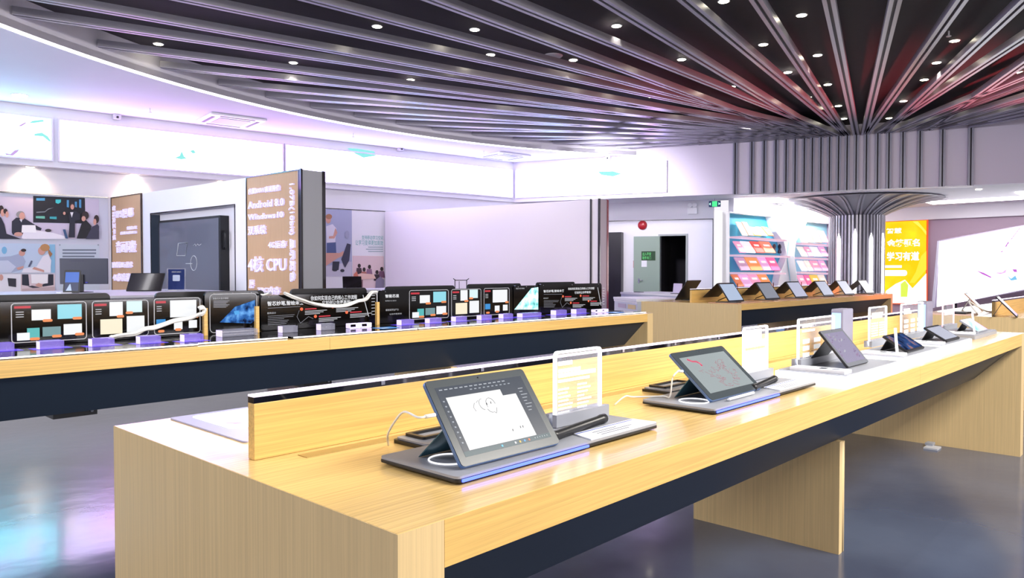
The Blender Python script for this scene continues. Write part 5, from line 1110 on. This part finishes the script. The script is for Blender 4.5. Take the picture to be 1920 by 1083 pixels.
# ================================================================== TABLE BEFORE THE COLUMN
Z0 = H + .0003
labs = ['leftmost leaning tablet on the table before the column, pale blue screen', 'second leaning tablet from the left before the column, dull grey screen', 'third leaning tablet from the left before the column', 'fourth leaning tablet from the left before the column', 'fifth leaning tablet from the left before the column', 'rightmost leaning tablet on the table before the column, white screen']
cols3 = [(165, 180, 205), (128, 132, 145), (172, 174, 198), (176, 180, 200), (196, 198, 218), (240, 240, 246)]
for k, px in enumerate((1361, 1431, 1487, 1540, 1580, 1620)):
    y = 3.90; x = on(1, y, px, 562).x; wd = (.46, .50, .50, .48, .48, .46)[k]
    b_ = thing('oak_tray', (x + .2, y, H), ('thin tray under the ' + labs[k])[:200] if 0 else 'thin oak-coloured tray under the %s leaning tablet before the column' % ['leftmost', 'second', 'third', 'fourth', 'fifth', 'rightmost'][k], 'tray')
    MB().box(mat('tray_brown', (196, 150, 120), .4), (x - .12, y - .22, Z0), (x + wd + .18, y + .2, Z0 + .010)).build('tray_plate', b_)
    MB().box(DARK, (x - .10, y - .2, Z0 + .0105), (x + .05, y + .1, Z0 + .02)).build('tray_block', b_)
    t, pl = slablet((x, y - .05, Z0 + .0105), wd, .31, 56, labs[k], body=DARK, bez=DARK, scrmat=scr(*cols3[k], e=1.25), bw=.022)
    # tent-like back cover falling behind the slab
    a = pl.P(0, .31, -.010); c = pl.P(wd, .31, -.010); dn = V((0, .22, -.20))
    MB().prism(mat('cover_brown', (40, 34, 32), .5), [a, c, c + dn, a + dn], (0, .004, 0)).build('back_cover', t)
    MB().tube(DARK, [pl.P(wd * .5, .12, -.012), V((x + wd * .5, y + .24, Z0 + .0205))], .006).build('prop_rod', t)
    if k < 5:
        xx = x + wd + .12; m_ = thing('thin_rod', (xx, y + .12, H), 'thin brown rod standing right of the %s leaning tablet' % ['leftmost', 'second', 'third', 'fourth', 'fifth'][k], 'rod')
        MB().tube(mat('rod_brown', (120, 60, 45), .4), [(xx, y + .12, Z0 + .011), (xx, y + .12, H + .26)], .007).build('rod', m_); MB().lathe(DARK, (xx, y + .12, Z0 + .0105), [(.03, 0), (.03, .006)], 12).build('rod_foot', m_)
bt = on(2, Z0, 1268, 562); t, pl = slablet((9.55, 4.95, Z0), .42, .36, 55, 'dark tablet seen from behind at the left end of the table before the column', body=DARK, bez=DARK, ang=180, scrmat=mat('screen_off'), bw=.02)
MB().box(DARK, (9.2, 4.66, Z0), (9.5, 4.88, Z0 + .01)).tube(DARK, [(9.35, 4.80, Z0 + .01), (9.35, 4.79, H + .17)], .012).build('stand_base', t)
# table at the far right edge
for k, (px, py, w_, lab) in enumerate(((1842, 592, .34, 'brown-backed tablet leaning among cables at the far right'), (1908, 592, .40, 'violet-lit tablet leaning at the right frame edge'))):
    x = on(1, .86 if k == 0 else .36, px, py).x; y = .86 if k == 0 else .36
    slablet((x, y, Z0), w_, .25, 48, lab, body=mat('case_brown', (176, 128, 92), .5) if k == 0 else DARK, bez=DARK, kick=.7, kcol=DARK, scrmat=scr(*((150, 140, 175) if k == 0 else (170, 130, 210)), e=.5), bw=.012, ang=8)
cable('tangle of dark cable on the far right table', [(7.95, .78, H + .01), (8.0, .84, H + .08), (8.1, .88, H + .12), (8.22, .82, H + .06), (8.3, .75, H + .012), (8.5, .72, H + .012)], .008)
t = thing('display_tray', (7.9, .9, H), 'pale tray at the left end of the far right table', 'tray'); MB().box(col(225, 195, 185), (7.55, .75, Z0), (7.85, 1.15, Z0 + .012)).build('tray_plate', t); MB().box(DARK, (7.58, .8, Z0 + .0123), (7.82, .95, Z0 + .03)).build('black_insert', t)
lamp('tabletop_fill_light', 'AREA', (2.2, .66, 1.02), 16, (.95, .93, 1), (2.2, 1.0, .85), shape='RECTANGLE', size=4, size_y=.03)  # added fill that whitens the back half of the tabletop; divider has no lamp
